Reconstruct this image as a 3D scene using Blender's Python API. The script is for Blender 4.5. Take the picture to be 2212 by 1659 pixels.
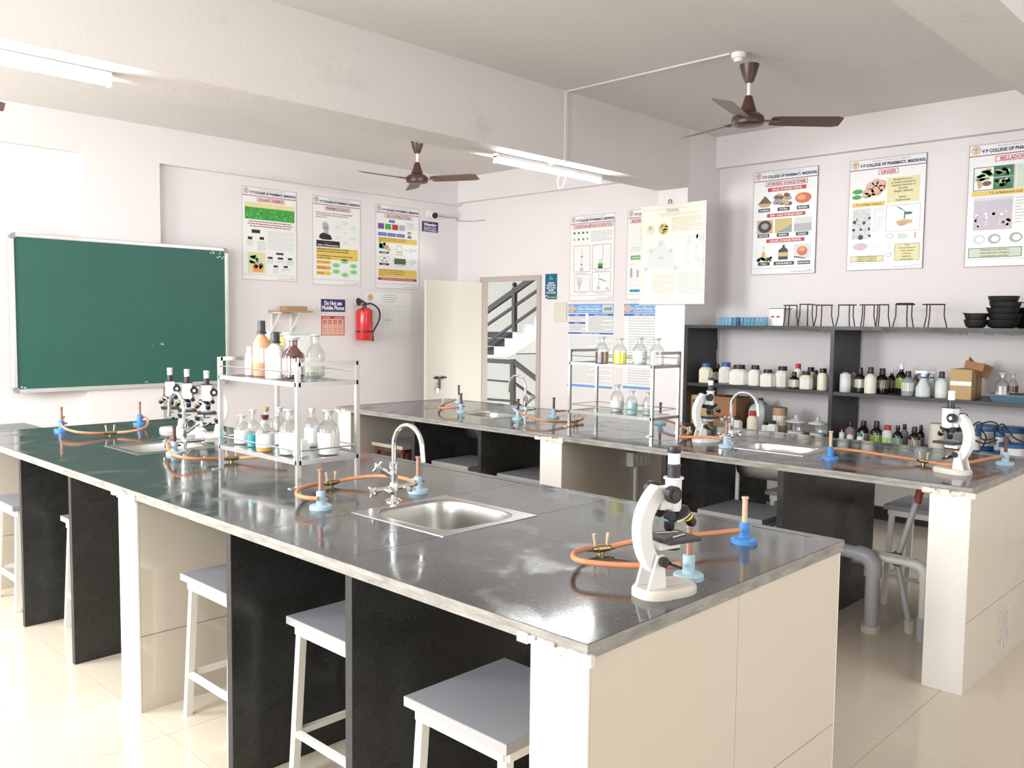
import bpy, bmesh, math, random
from mathutils import Vector, Matrix
for o in list(bpy.data.objects): bpy.data.objects.remove(o, do_unlink=True)
scene = bpy.context.scene
col = scene.collection
R = math.radians
rnd = random.Random(7)
# ------------------------------------------------------------------ camera
CAM_H = 1.6
FPX, CX, CY = 1882.16, 1106.0, 829.5
_y, _p, _r = R(44.0003), R(-4.01474), R(0.63167)
_f = Vector((math.cos(_y)*math.cos(_p), math.sin(_y)*math.cos(_p), math.sin(_p)))
_rt = Vector((math.sin(_y), -math.cos(_y), 0)); _up = _rt.cross(_f)
CR = math.cos(_r)*_rt + math.sin(_r)*_up
CU = -math.sin(_r)*_rt + math.cos(_r)*_up
cd = bpy.data.cameras.new('camera'); cam = bpy.data.objects.new('camera', cd); col.objects.link(cam)
cd.sensor_fit = 'HORIZONTAL'; cd.sensor_width = 36.0; cd.lens = FPX/2212*36.0
cd.clip_start = 0.05; cd.clip_end = 100
cam.matrix_world = Matrix(((CR.x, CU.x, -_f.x, 0), (CR.y, CU.y, -_f.y, 0), (CR.z, CU.z, -_f.z, CAM_H), (0, 0, 0, 1)))
scene.camera = cam
# a pixel of the photograph gives a direction; the plane it is known to lie on gives the distance
def _ray(px, py): return CR*((px-CX)/FPX) - CU*((py-CY)/FPX) + _f
def PZ(px, py, z): d = _ray(px, py); t = (z-CAM_H)/d.z; return Vector((0, 0, CAM_H)) + d*t
def PX(px, py, x): d = _ray(px, py); return Vector((0, 0, CAM_H)) + d*(x/d.x)
def PY(px, py, y): d = _ray(px, py); return Vector((0, 0, CAM_H)) + d*(y/d.y)
# ------------------------------------------------------------------ world, daylight, exposure
w = bpy.data.worlds.new('world'); scene.world = w; w.use_nodes = True
bg = w.node_tree.nodes['Background']; bg.inputs[0].default_value = (0.86, 0.93, 1.0, 1); bg.inputs[1].default_value = 2.0
def area(name, loc, direction, sx, sy, power, color=(1, 1, 1)):
    l = bpy.data.lights.new(name, 'AREA'); l.shape = 'RECTANGLE'; l.size = sx; l.size_y = sy; l.energy = power; l.color = color
    o = bpy.data.objects.new(name, l); col.objects.link(o); o.location = loc
    o.rotation_euler = Vector(direction).to_track_quat('-Z', 'Y').to_euler(); return o
DAY = (0.97, 0.985, 1.0)
area('daylight_window', (-2.46, 6.0, 1.85), (1, 0, -0.6), 1.5, 2.6, 270, DAY)
area('daylight_window', (-2.46, 2.85, 1.85), (1, 0, -0.6), 1.5, 2.6, 200, DAY)
area('daylight_window', (-2.46, -0.3, 1.85), (1, 0, -0.6), 1.5, 2.6, 40, DAY)
area('daylight_window', (3.6, -2.46, 1.85), (0, 1, -0.5), 3.0, 1.5, 34, DAY)
area('stairwell_daylight', (9.5, 4.2, 0.15), (-0.05, 1, -0.05), 1.5, 1.5, 90, DAY)
scene.view_settings.view_transform = 'Standard'; scene.view_settings.look = 'None'
scene.view_settings.gamma = 1.0; scene.view_settings.use_curve_mapping = False
scene.view_settings.exposure = 0.52
# ------------------------------------------------------------------ materials
MATS = {}
def mat(name, c, rough=0.5, metal=0.0, var=0.06, scale=6.0, bump=0.0, bscale=60.0, emit=None, estr=0.0, spec=0.5, coat=0.0, trans=0.0, alpha=1.0):
    if name in MATS: return MATS[name]
    m = bpy.data.materials.new(name); m.use_nodes = True; nt = m.node_tree; b = nt.nodes['Principled BSDF']
    tc = nt.nodes.new('ShaderNodeTexCoord'); nz = nt.nodes.new('ShaderNodeTexNoise')
    nz.inputs['Scale'].default_value = scale; nz.inputs['Detail'].default_value = 4.0
    nt.links.new(tc.outputs['Object'], nz.inputs['Vector'])
    mx = nt.nodes.new('ShaderNodeMix'); mx.data_type = 'RGBA'
    k0, k1 = 1-var, 1+var
    mx.inputs[6].default_value = (c[0]*k0, c[1]*k0, c[2]*k0, 1)
    mx.inputs[7].default_value = (min(c[0]*k1, 1), min(c[1]*k1, 1), min(c[2]*k1, 1), 1)
    nt.links.new(nz.outputs['Fac'], mx.inputs[0]); nt.links.new(mx.outputs[2], b.inputs['Base Color'])
    b.inputs['Roughness'].default_value = rough; b.inputs['Metallic'].default_value = metal
    b.inputs['Specular IOR Level'].default_value = spec; b.inputs['Coat Weight'].default_value = coat
    b.inputs['Transmission Weight'].default_value = trans; b.inputs['Alpha'].default_value = alpha
    if emit: b.inputs['Emission Color'].default_value = (*emit, 1); b.inputs['Emission Strength'].default_value = estr
    if bump:
        n2 = nt.nodes.new('ShaderNodeTexNoise'); n2.inputs['Scale'].default_value = bscale; n2.inputs['Detail'].default_value = 3
        nt.links.new(tc.outputs['Object'], n2.inputs['Vector'])
        bp = nt.nodes.new('ShaderNodeBump'); bp.inputs['Strength'].default_value = bump; bp.inputs['Distance'].default_value = 0.01
        nt.links.new(n2.outputs['Fac'], bp.inputs['Height']); nt.links.new(bp.outputs['Normal'], b.inputs['Normal'])
    MATS[name] = m; return m
def thin_glass(name, tint, gloss=0.08):
    if name in MATS: return MATS[name]
    m = bpy.data.materials.new(name); m.use_nodes = True; nt = m.node_tree; nt.nodes.clear()
    out = nt.nodes.new('ShaderNodeOutputMaterial'); tr = nt.nodes.new('ShaderNodeBsdfTransparent'); tr.inputs[0].default_value = (*tint, 1)
    gl = nt.nodes.new('ShaderNodeBsdfGlossy'); gl.inputs['Roughness'].default_value = 0.03
    lw = nt.nodes.new('ShaderNodeLayerWeight'); lw.inputs['Blend'].default_value = 0.22
    mp = nt.nodes.new('ShaderNodeMapRange'); mp.inputs[3].default_value = gloss; mp.inputs[4].default_value = 0.75
    ms = nt.nodes.new('ShaderNodeMixShader')
    nt.links.new(lw.outputs['Facing'], mp.inputs[0]); nt.links.new(mp.outputs[0], ms.inputs[0])
    nt.links.new(tr.outputs[0], ms.inputs[1]); nt.links.new(gl.outputs[0], ms.inputs[2]); nt.links.new(ms.outputs[0], out.inputs[0])
    MATS[name] = m; return m
def granite(name, c, rough0, rough1, dust, spec=0.5):
    # polished dark stone with speckle and matte dusty smears
    m = bpy.data.materials.new(name); m.use_nodes = True; nt = m.node_tree; b = nt.nodes['Principled BSDF']; L = nt.links.new
    tc = nt.nodes.new('ShaderNodeTexCoord')
    sp = nt.nodes.new('ShaderNodeTexNoise'); sp.inputs['Scale'].default_value = 220; sp.inputs['Detail'].default_value = 2
    L(tc.outputs['Object'], sp.inputs['Vector'])
    r1 = nt.nodes.new('ShaderNodeValToRGB'); r1.color_ramp.elements[0].position = 0.4; r1.color_ramp.elements[1].position = 0.72
    r1.color_ramp.elements[0].color = (c[0]*.8, c[1]*.8, c[2]*.8, 1); r1.color_ramp.elements[1].color = (c[0]*1.7, c[1]*1.7, c[2]*1.7, 1)
    L(sp.outputs['Fac'], r1.inputs[0])
    sm = nt.nodes.new('ShaderNodeTexNoise'); sm.inputs['Scale'].default_value = 3.5; sm.inputs['Detail'].default_value = 7; sm.inputs['Distortion'].default_value = 1.2
    L(tc.outputs['Object'], sm.inputs['Vector'])
    r2 = nt.nodes.new('ShaderNodeValToRGB'); r2.color_ramp.elements[0].position = 0.5; r2.color_ramp.elements[1].position = 0.8
    L(sm.outputs['Fac'], r2.inputs[0])
    mx = nt.nodes.new('ShaderNodeMix'); mx.data_type = 'RGBA'; mx.inputs[7].default_value = (*dust, 1)
    ml = nt.nodes.new('ShaderNodeMath'); ml.operation = 'MULTIPLY'; ml.inputs[1].default_value = 0.5
    L(r2.outputs[0], ml.inputs[0]); L(ml.outputs[0], mx.inputs[0]); L(r1.outputs[0], mx.inputs[6]); L(mx.outputs[2], b.inputs['Base Color'])
    mr = nt.nodes.new('ShaderNodeMapRange'); mr.inputs[3].default_value = rough0; mr.inputs[4].default_value = rough1
    L(r2.outputs[0], mr.inputs[0]); L(mr.outputs[0], b.inputs['Roughness'])
    b.inputs['Specular IOR Level'].default_value = spec
    MATS[name] = m; return m
def dirty(name, c, stain, rough, pos=(0.55, 0.75), scale=2.5, bump=0.15, stretch=(1, 1, 1)):
    # plaster or stone with stains that have a shape of their own
    m = bpy.data.materials.new(name); m.use_nodes = True; nt = m.node_tree; b = nt.nodes['Principled BSDF']; L = nt.links.new
    tc = nt.nodes.new('ShaderNodeTexCoord'); mpg = nt.nodes.new('ShaderNodeMapping'); mpg.inputs['Scale'].default_value = stretch
    L(tc.outputs['Object'], mpg.inputs[0])
    n = nt.nodes.new('ShaderNodeTexNoise'); n.inputs['Scale'].default_value = scale; n.inputs['Detail'].default_value = 8; n.inputs['Roughness'].default_value = 0.62
    L(mpg.outputs[0], n.inputs['Vector'])
    r = nt.nodes.new('ShaderNodeValToRGB'); r.color_ramp.elements[0].position = pos[0]; r.color_ramp.elements[1].position = pos[1]
    r.color_ramp.elements[0].color = (*c, 1); r.color_ramp.elements[1].color = (*stain, 1)
    L(n.outputs['Fac'], r.inputs[0]); L(r.outputs[0], b.inputs['Base Color']); b.inputs['Roughness'].default_value = rough
    n2 = nt.nodes.new('ShaderNodeTexNoise'); n2.inputs['Scale'].default_value = 35; n2.inputs['Detail'].default_value = 4
    L(tc.outputs['Object'], n2.inputs['Vector'])
    bp = nt.nodes.new('ShaderNodeBump'); bp.inputs['Strength'].default_value = bump; bp.inputs['Distance'].default_value = 0.01
    L(n2.outputs['Fac'], bp.inputs['Height']); L(bp.outputs['Normal'], b.inputs['Normal'])
    MATS[name] = m; return m
dirty('wall', (0.80, 0.752, 0.748), (0.775, 0.727, 0.722), 0.7, scale=1.2, bump=0.08)
dirty('ceiling', (0.74, 0.71, 0.68), (0.68, 0.66, 0.63), 0.8, scale=0.9, bump=0.12)
dirty('beam', (0.72, 0.68, 0.65), (0.55, 0.52, 0.49), 0.75, pos=(0.62, 0.82), scale=2.2, bump=0.15)
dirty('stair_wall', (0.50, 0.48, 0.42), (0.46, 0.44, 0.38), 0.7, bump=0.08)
dirty('skirt_black', (0.02, 0.02, 0.02), (0.05, 0.05, 0.05), 0.4)
dirty('stone_edge', (0.36, 0.34, 0.30), (0.16, 0.155, 0.145), 0.6, pos=(0.35, 0.75), scale=9, bump=0.5, stretch=(1, 1, 5))
dirty('plaster_patch', (0.72, 0.66, 0.60), (0.45, 0.38, 0.32), 0.8, pos=(0.5, 0.75), scale=30, bump=0.7)
granite('bench_top', (0.060, 0.063, 0.062), 0.09, 0.36, (0.17, 0.17, 0.165))
granite('black_slab', (0.026, 0.026, 0.024), 0.25, 0.5, (0.055, 0.054, 0.05), 0.35)
granite('shelf_slab', (0.022, 0.023, 0.024), 0.35, 0.6, (0.06, 0.06, 0.06), 0.4)
mat('tile_beige', (0.64, 0.575, 0.475), 0.10, var=0.03, scale=2)
mat('tile_ivory', (0.86, 0.835, 0.775), 0.12, var=0.02, scale=3)
mat('floor_tile', (0.66, 0.58, 0.47), 0.13, var=0.05, scale=1.3)
mat('grout', (0.30, 0.25, 0.19), 0.8)
mat('paint_white', (0.86, 0.85, 0.78), 0.35, var=0.03)
mat('seat_grey', (0.29, 0.295, 0.32), 0.5, var=0.04)
mat('seat_edge', (0.36, 0.355, 0.35), 0.55)
mat('steel', (0.66, 0.66, 0.64), 0.28, 1.0, var=0.1, scale=20)
mat('sink_steel', (0.50, 0.49, 0.46), 0.30, 1.0, var=0.18, scale=12)
mat('chrome', (0.86, 0.87, 0.88), 0.06, 1.0, var=0.02)
mat('board_green', (0.022, 0.108, 0.083), 0.5, var=0.12, scale=5, bump=0.05)
mat('alu', (0.78, 0.77, 0.75), 0.35, 0.7)
mat('grey_plastic', (0.30, 0.30, 0.31), 0.5)
mat('fan_brown', (0.075, 0.033, 0.022), 0.32, var=0.1)
mat('fan_blade', (0.13, 0.075, 0.055), 0.38, var=0.1)
mat('white_plastic', (0.85, 0.85, 0.83), 0.4, var=0.02)
mat('tube_glow', (1, 1, 1), 0.3, emit=(0.94, 0.98, 1.0), estr=110)
mat('cable', (0.45, 0.42, 0.40), 0.6)
mat('cable_black', (0.012, 0.012, 0.014), 0.5)
mat('black_plastic', (0.015, 0.015, 0.017), 0.35, var=0.1)
mat('dark_cap', (0.035, 0.037, 0.042), 0.4, var=0.1)
mat('door_cream', (0.71, 0.67, 0.585), 0.45, var=0.02)
mat('door_frame', (0.50, 0.42, 0.38), 0.5, var=0.06)
mat('brass', (0.36, 0.26, 0.12), 0.38, 1.0, var=0.2, scale=30)
mat('brass_lever', (0.62, 0.50, 0.34), 0.45, 0.3)
mat('hose', (0.62, 0.25, 0.115), 0.55, var=0.16, scale=25, bump=0.15)
mat('burner_pale', (0.40, 0.57, 0.66), 0.4, var=0.05)
mat('burner_blue', (0.07, 0.26, 0.62), 0.35, var=0.06)
mat('copper_tube', (0.42, 0.23, 0.17), 0.45, 0.5, var=0.2, scale=40)
mat('rust_tube', (0.13, 0.07, 0.055), 0.5, 0.5, var=0.3, scale=40)
mat('scope_white', (0.80, 0.79, 0.76), 0.3, var=0.02)
mat('scope_cream', (0.62, 0.57, 0.50), 0.45, var=0.08, scale=20)
mat('scope_black', (0.018, 0.018, 0.02), 0.35)
mat('scope_gun', (0.06, 0.06, 0.065), 0.35, 0.5)
mat('mirror', (0.6, 0.6, 0.6), 0.05, 1.0, var=0.0)
mat('cyan_band', (0.05, 0.38, 0.52), 0.4); mat('yellow_band', (0.75, 0.62, 0.05), 0.4)
mat('ext_red', (0.62, 0.02, 0.025), 0.25, coat=0.3)
mat('paper', (0.84, 0.84, 0.82), 0.55, var=0.015); mat('paper_gloss', (0.84, 0.85, 0.84), 0.25, var=0.015)
mat('paper_cream', (0.80, 0.795, 0.70), 0.5, var=0.02)
mat('board_side', (0.30, 0.22, 0.24), 0.6)
mat('rust_iron', (0.045, 0.022, 0.017), 0.55, 0.3, var=0.4, scale=40)
mat('card', (0.50, 0.33, 0.16), 0.75, var=0.06); mat('card_dark', (0.33, 0.16, 0.075), 0.75, var=0.08)
mat('tape', (0.80, 0.80, 0.78), 0.3); mat('iron_pan', (0.012, 0.011, 0.010), 0.5, var=0.3)
mat('tray_blue', (0.10, 0.17, 0.23), 0.4); mat('rack_blue', (0.06, 0.33, 0.58), 0.4, var=0.08)
mat('amber', (0.016, 0.007, 0.005), 0.12); mat('amber_light', (0.20, 0.075, 0.035), 0.12)
mat('milky', (0.62, 0.68, 0.68), 0.4); mat('hdpe', (0.80, 0.79, 0.74), 0.42, var=0.02); mat('hdpe_cream', (0.78, 0.74, 0.58), 0.42, var=0.03)
mat('label', (0.82, 0.80, 0.72), 0.6, var=0.05, scale=40); mat('label_old', (0.50, 0.46, 0.33), 0.7, var=0.15, scale=40)
mat('label_green', (0.33, 0.50, 0.08), 0.6, var=0.12, scale=30); mat('label_mint', (0.30, 0.55, 0.38), 0.6, var=0.12, scale=30)
mat('cap_blue', (0.035, 0.12, 0.32), 0.4); mat('cap_red', (0.50, 0.03, 0.04), 0.4); mat('cap_orange', (0.85, 0.16, 0.04), 0.4)
mat('cap_green', (0.02, 0.30, 0.11), 0.4); mat('cap_pink', (0.62, 0.12, 0.17), 0.4)
mat('cork', (0.55, 0.33, 0.15), 0.8, var=0.15, scale=40); mat('stopper', (0.72, 0.74, 0.73), 0.25, var=0.04)
mat('liq_brown', (0.11, 0.018, 0.012), 0.2); mat('liq_yellow', (0.86, 0.80, 0.02), 0.2); mat('liq_blue', (0.02, 0.42, 0.52), 0.2)
mat('liq_paleblue', (0.42, 0.68, 0.70), 0.2); mat('liq_amber', (0.72, 0.34, 0.05), 0.2); mat('powder', (0.86, 0.88, 0.88), 0.6)
mat('liq_mauve', (0.45, 0.37, 0.37), 0.3); mat('liq_salmon', (0.70, 0.36, 0.22), 0.3); mat('liq_clear', (0.60, 0.64, 0.62), 0.25)
mat('red_rubber', (0.36, 0.075, 0.045), 0.5, var=0.1)
mat('pvc_grey', (0.52, 0.53, 0.55), 0.35, var=0.08); mat('pvc_white', (0.80, 0.80, 0.76), 0.35)
mat('wood_dark', (0.14, 0.045, 0.025), 0.4, var=0.2, scale=20); mat('wood_mid', (0.42, 0.27, 0.15), 0.55, var=0.15, scale=20)
mat('rail_brown', (0.055, 0.035, 0.03), 0.4); mat('step_black', (0.015, 0.015, 0.016), 0.3); mat('stair_white', (0.74, 0.75, 0.71), 0.6)
mat('green_reflection_top', (0.03, 0.09, 0.075), 0.25)  # dark glossy table top, the chalkboard's green reflection put into its base colour
mat('chalk', (0.62, 0.72, 0.68), 0.8)
GLASS = thin_glass('bottle_glass', (0.95, 0.97, 0.96)); thin_glass('amber_glass', (0.45, 0.16, 0.07), 0.12); thin_glass('shelf_glass', (0.80, 0.88, 0.86), 0.15)
thin_glass('window_pane', (0.97, 0.98, 0.98), 0.03)
INK = dict(navy=(0.02, 0.025, 0.11), red=(0.50, 0.03, 0.03), maroon=(0.30, 0.03, 0.05), black=(0.015, 0.015, 0.015), grey=(0.30, 0.31, 0.31), lgrey=(0.55, 0.56, 0.55), yellow=(0.78, 0.56, 0.12),
  green=(0.05, 0.36, 0.05), dgreen=(0.02, 0.16, 0.06), lgreen=(0.28, 0.68, 0.26), orange=(0.78, 0.36, 0.12), pinkline=(0.42, 0.24, 0.26), blue=(0.055, 0.14, 0.46), lblue=(0.14, 0.36, 0.72), white=(0.86, 0.86, 0.86),
  brown=(0.16, 0.08, 0.03), tan=(0.58, 0.37, 0.20), skin=(0.70, 0.45, 0.33), sky=(0.80, 0.68, 0.36), purple=(0.16, 0.06, 0.34), cream=(0.76, 0.70, 0.40), cyan=(0.05, 0.48, 0.58), teal=(0.01, 0.10, 0.22), pink=(0.84, 0.46, 0.36),
  rust=(0.58, 0.14, 0.05), mgrey=(0.42, 0.43, 0.43), palegrey=(0.66, 0.68, 0.66), indigo=(0.035, 0.03, 0.14), sage=(0.62, 0.70, 0.56), gold=(0.62, 0.46, 0.18), lilac=(0.58, 0.52, 0.60), olive=(0.30, 0.28, 0.05))
def ink(n): return mat('ink_'+n, INK[n], 0.45, var=0.06, scale=40)
# ------------------------------------------------------------------ mesh helpers
class MB:
    def __init__(s): s.v = []; s.f = []
    def add(s, vs, fs):
        k = len(s.v); s.v += [tuple(p) for p in vs]; s.f += [tuple(i+k for i in q) for q in fs]; return s
    def box(s, x0, x1, y0, y1, z0, z1):
        vs = [(x, y, z) for x in (x0, x1) for y in (y0, y1) for z in (z0, z1)]
        return s.add(vs, [(0, 1, 3, 2), (4, 6, 7, 5), (0, 4, 5, 1), (2, 3, 7, 6), (0, 2, 6, 4), (1, 5, 7, 3)])
    def hexa(s, a, b):   # two quads a (bottom) and b (top)
        return s.add(list(a)+list(b), [(3, 2, 1, 0), (4, 5, 6, 7), (0, 1, 5, 4), (1, 2, 6, 5), (2, 3, 7, 6), (3, 0, 4, 7)])
    def bar(s, p0, p1, wx, wy, up=(0, 0, 1)):
        p0, p1 = Vector(p0), Vector(p1); d = (p1-p0).normalized(); u = Vector(up)
        if abs(d.dot(u)) > 0.99: u = Vector((0, 1, 0))
        a = d.cross(u).normalized()*wx/2; b = a.cross(d).normalized()*wy/2
        return s.hexa([p0-a-b, p0+a-b, p0+a+b, p0-a+b], [p1-a-b, p1+a-b, p1+a+b, p1-a+b])
    def tube(s, pts, r, n=8, caps=True):
        pts = [Vector(p) for p in pts]; rs = r if isinstance(r, (list, tuple)) else [r]*len(pts)
        rings = []; pa = None
        for i, p in enumerate(pts):
            d = (pts[min(i+1, len(pts)-1)]-pts[max(i-1, 0)]).normalized()
            if pa is None:
                u = Vector((0, 0, 1)) if abs(d.z) < 0.9 else Vector((1, 0, 0)); pa = d.cross(u).normalized()
            else: pa = (pa-d*pa.dot(d)).normalized()
            pb = d.cross(pa); rings.append([p+(pa*math.cos(2*math.pi*k/n)+pb*math.sin(2*math.pi*k/n))*rs[i] for k in range(n)])
        vs = [q for g in rings for q in g]; fs = []
        for i in range(len(pts)-1):
            for k in range(n): fs.append((i*n+k, i*n+(k+1) % n, (i+1)*n+(k+1) % n, (i+1)*n+k))
        if caps: fs.append(tuple(range(n-1, -1, -1))); fs.append(tuple((len(pts)-1)*n+k for k in range(n)))
        return s.add(vs, fs)
    def lathe(s, prof, c=(0, 0, 0), n=20, rot=0.0, caps=True):   # prof: (r, z) bottom to top
        vs = [(c[0]+r*math.cos(rot+2*math.pi*k/n), c[1]+r*math.sin(rot+2*math.pi*k/n), c[2]+z) for r, z in prof for k in range(n)]
        fs = []
        for i in range(len(prof)-1):
            for k in range(n): fs.append((i*n+k, i*n+(k+1) % n, (i+1)*n+(k+1) % n, (i+1)*n+k))
        if caps: fs.append(tuple(range(n-1, -1, -1))); fs.append(tuple((len(prof)-1)*n+k for k in range(n)))
        return s.add(vs, fs)
    def prism(s, poly, axis, a0, a1):   # poly: 2-D points, extruded along an axis from a0 to a1
        def P(u, v, a): return {'x': (a, u, v), 'y': (u, a, v), 'z': (u, v, a)}[axis]
        n = len(poly); vs = [P(u, v, a0) for u, v in poly]+[P(u, v, a1) for u, v in poly]
        return s.add(vs, [tuple(range(n)), tuple(range(2*n-1, n-1, -1))]+[(i, (i+1) % n, n+(i+1) % n, n+i) for i in range(n)])
    def mesh(s, name, smooth=True, fixn=True):
        me = bpy.data.meshes.new(name); me.from_pydata(s.v, [], s.f)
        if fixn:
            bm = bmesh.new(); bm.from_mesh(me); bmesh.ops.recalc_face_normals(bm, faces=bm.faces); bm.to_mesh(me); bm.free()
        if smooth:
            for p in me.polygons: p.use_smooth = True
            me.set_sharp_from_angle(angle=R(35))
        me.update(); return me
    def build(s, name, m, parent=None, smooth=True, bevel=0.0, fixn=True):
        me = s.mesh(name, smooth, fixn); me.materials.append(MATS[m] if isinstance(m, str) else m)
        o = bpy.data.objects.new(name, me); col.objects.link(o); o.parent = parent
        if bevel:
            b = o.modifiers.new('bevel', 'BEVEL'); b.width = bevel; b.segments = 2; b.limit_method = 'ANGLE'
        return o
def link_mesh(name, me, parent=None, loc=None):
    o = bpy.data.objects.new(name, me); col.objects.link(o); o.parent = parent
    if loc: o.location = loc
    return o
def tag(o, label=None, cat=None, group=None, kind=None):
    if label: o['label'] = label
    if cat: o['category'] = cat
    if group: o['group'] = group
    if kind: o['kind'] = kind
    return o
def thing(name, loc, rz=0.0, label=None, cat=None, group=None):
    e = bpy.data.objects.new(name, None); col.objects.link(e); e.empty_display_size = 0.05
    e.location = loc; e.rotation_euler = (0, 0, rz); return tag(e, label, cat, group)
def copy_tree(o, parent=None):
    c = o.copy(); col.objects.link(c); c.parent = parent
    for ch in list(o.children): copy_tree(ch, c)
    return c
def copy_thing(o, loc, rz, label, group=None):
    c = copy_tree(o); c.location = loc; c.rotation_euler = (0, 0, rz); c['label'] = label
    if group: c['group'] = group
    return c
def struct(name, mb, m, parent=None, smooth=False):
    o = mb.build(name, m, parent, smooth)
    if parent is None: o['kind'] = 'structure'
    return o
def superellipse(a, b, n=32, e=4.0):
    out = []
    for k in range(n):
        t = 2*math.pi*k/n; c, s_ = math.cos(t), math.sin(t)
        out.append((a*math.copysign(abs(c)**(2/e), c), b*math.copysign(abs(s_)**(2/e), s_)))
    return out
def spline(pts, n=8):   # Catmull-Rom through the points
    P = [Vector(p) for p in pts]; P = [P[0]*2-P[1]]+P+[P[-1]*2-P[-2]]; out = []
    for i in range(1, len(P)-2):
        for k in range(n):
            t = k/n
            out.append(0.5*((2*P[i])+(P[i+1]-P[i-1])*t+(2*P[i-1]-5*P[i]+4*P[i+1]-P[i+2])*t*t+(3*P[i]-P[i-1]-3*P[i+1]+P[i+2])*t**3))
    out.append(P[-2]); return out
# ------------------------------------------------------------------ the room
XB, YA, ZC = 7.3, 8.0, 3.34
XL, YN = -2.4, -2.4
ZBM = 2.825; BY0, BY1 = 4.364, 4.69; CY0, CY1 = 1.03, 1.33; PXF = 6.76
def wall_box(mb, along, c0, c1, a0, a1, holes):   # a wall slab with rectangular openings (a0,a1,z0,z1)
    def bx(u0, u1, z0, z1):
        if u1-u0 < 1e-4 or z1-z0 < 1e-4: return
        mb.box(c0, c1, u0, u1, z0, z1) if along == 'y' else mb.box(u0, u1, c0, c1, z0, z1)
    us = a0
    for (h0, h1, z0, z1) in sorted(holes):
        bx(us, h0, 0, ZC); bx(h0, h1, 0, z0); bx(h0, h1, z1, ZC); us = h1
    bx(us, a1, 0, ZC); return mb
DY0, DY1, DZ = 6.66, 7.53, 2.085
struct('wall_far', wall_box(MB(), 'x', YA, YA+0.2, XL-0.2, XB+0.2, []), 'wall')
struct('wall_right', wall_box(MB(), 'y', XB, XB+0.06, YN, YA, [(DY0-.05, DY1+.05, 0, DZ+.05)]), 'wall')
WL = [(4.7, 7.3, 1.1, 2.6), (1.55, 4.15, 1.1, 2.6), (-1.6, 1.0, 1.1, 2.6)]; WN = [(2.1, 5.1, 1.1, 2.6)]
struct('wall_left', wall_box(MB(), 'y', XL-0.2, XL, YN, YA, WL), 'wall')
struct('wall_near', wall_box(MB(), 'x', YN-0.2, YN, XL-0.2, XB+0.2, WN), 'wall')
struct('ceiling', MB().box(XL-0.2, XB+0.2, YN-0.2, YA+0.2, ZC, ZC+0.15), 'ceiling')
fl = struct('floor', MB().box(XL-0.2, XB+0.2, YN-0.2, YA+0.2, -0.12, -0.004), 'grout')
TX, TY = 0.645, 0.66
tile_me = MB().box(0.001, TX-0.001, 0.001, TY-0.001, -0.004, 0).mesh('tile', False); tile_me.materials.append(MATS['floor_tile'])
nx0 = math.floor((XL-1.43)/TX); ny0 = math.floor((YN-1.23)/TY)
for i in range(nx0, nx0+17):
    for j in range(ny0, ny0+18):
        x0, y0 = 1.43+i*TX, 1.23+j*TY; x1, y1 = min(x0+TX, XB), min(y0+TY, YA); xa, ya = max(x0, XL), max(y0, YN)
        if x1-xa < 0.02 or y1-ya < 0.02: continue
        t = link_mesh('tile', tile_me, fl, (xa, ya, 0)); t.scale = ((x1-xa)/TX, (y1-ya)/TY, 1)
def window(n, along, c, a0, a1, z0, z1):
    root = struct('window_%d' % n, MB().bar(*(((c, a0, z0-0.02), (c, a1, z0-0.02)) if along == 'y' else ((a0, c, z0-0.02), (a1, c, z0-0.02))), 0.24, 0.04), 'paint_white')
    k = 3; wd = (a1-a0)/k
    for i in range(k):
        f = MB(); u0, u1 = a0+i*wd, a0+(i+1)*wd
        def seg(p, q):
            P = [(c, p[0], p[1]), (c, q[0], q[1])] if along == 'y' else [(p[0], c, p[1]), (q[0], c, q[1])]
            f.bar(P[0], P[1], 0.05, 0.05)
        seg((u0, z0), (u0, z1)); seg((u1, z0), (u1, z1)); seg((u0, z0+.025), (u1, z0+.025)); seg((u0, z1-.025), (u1, z1-.025)); seg((u0, (z0+z1)/2), (u1, (z0+z1)/2))
        f.build('window_frame', 'alu', root, False)
        p = MB(); p.box(c-0.062, c-0.058, u0, u1, z0, z1) if along == 'y' else p.box(u0, u1, c-0.062, c-0.058, z0, z1)
        p.build('pane', 'window_pane', root, False)
for i, (a, b, z0, z1) in enumerate(WL): window(i+1, 'y', XL-0.1, a, b, z0, z1)
window(4, 'x', YN-0.1, *WN[0])
# beams, pilasters, wall bands
struct('trim_1', MB().box(XL, PXF+0.004, BY0, BY1, ZBM, ZC), 'beam')
struct('trim_2', MB().box(XL, PXF+0.004, CY0, CY1, ZBM, ZC), 'beam')
struct('trim_3', MB().box(PXF, XB, BY0+0.004, BY1-0.002, 0, ZC), 'wall')
struct('trim_4', MB().box(PXF, XB, CY0, CY1-0.004, 0, ZC), 'wall')
PB = 0.075
struct('trim_5', MB().box(XB-PB, XB, BY1-0.002, YA, 3.045, ZC).box(XB-PB, XB, CY1, BY0+0.01, 3.055, ZC).box(XB-PB, XB, YN, CY0, 3.055, ZC), 'wall')
xa0, xa1 = PY(182, 420, YA-PB).x, PY(346, 450, YA-PB).x
struct('trim_6', MB().box(XL, XB, YA-PB, YA, 3.015, ZC).box(xa0, xa1, YA-PB, YA, 0, 3.015), 'wall')
struct('trim_7', MB().box(5.055, 5.085, BY0-0.012, BY0, ZBM, ZC).box(5.06, 5.08, BY0-0.012, BY1+0.01, ZBM-0.012, ZBM), 'beam')   # wire casing down the beam
struct('baseboard_right', MB().box(XB-0.015, XB, CY1, BY0, 0, 0.11).box(XB-0.015, XB, BY1, DY0-0.06, 0, 0.11), 'skirt_black')
struct('baseboard_far', MB().box(XL, XB, YA-0.012, YA, 0, 0.1), 'tile_beige')
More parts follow.
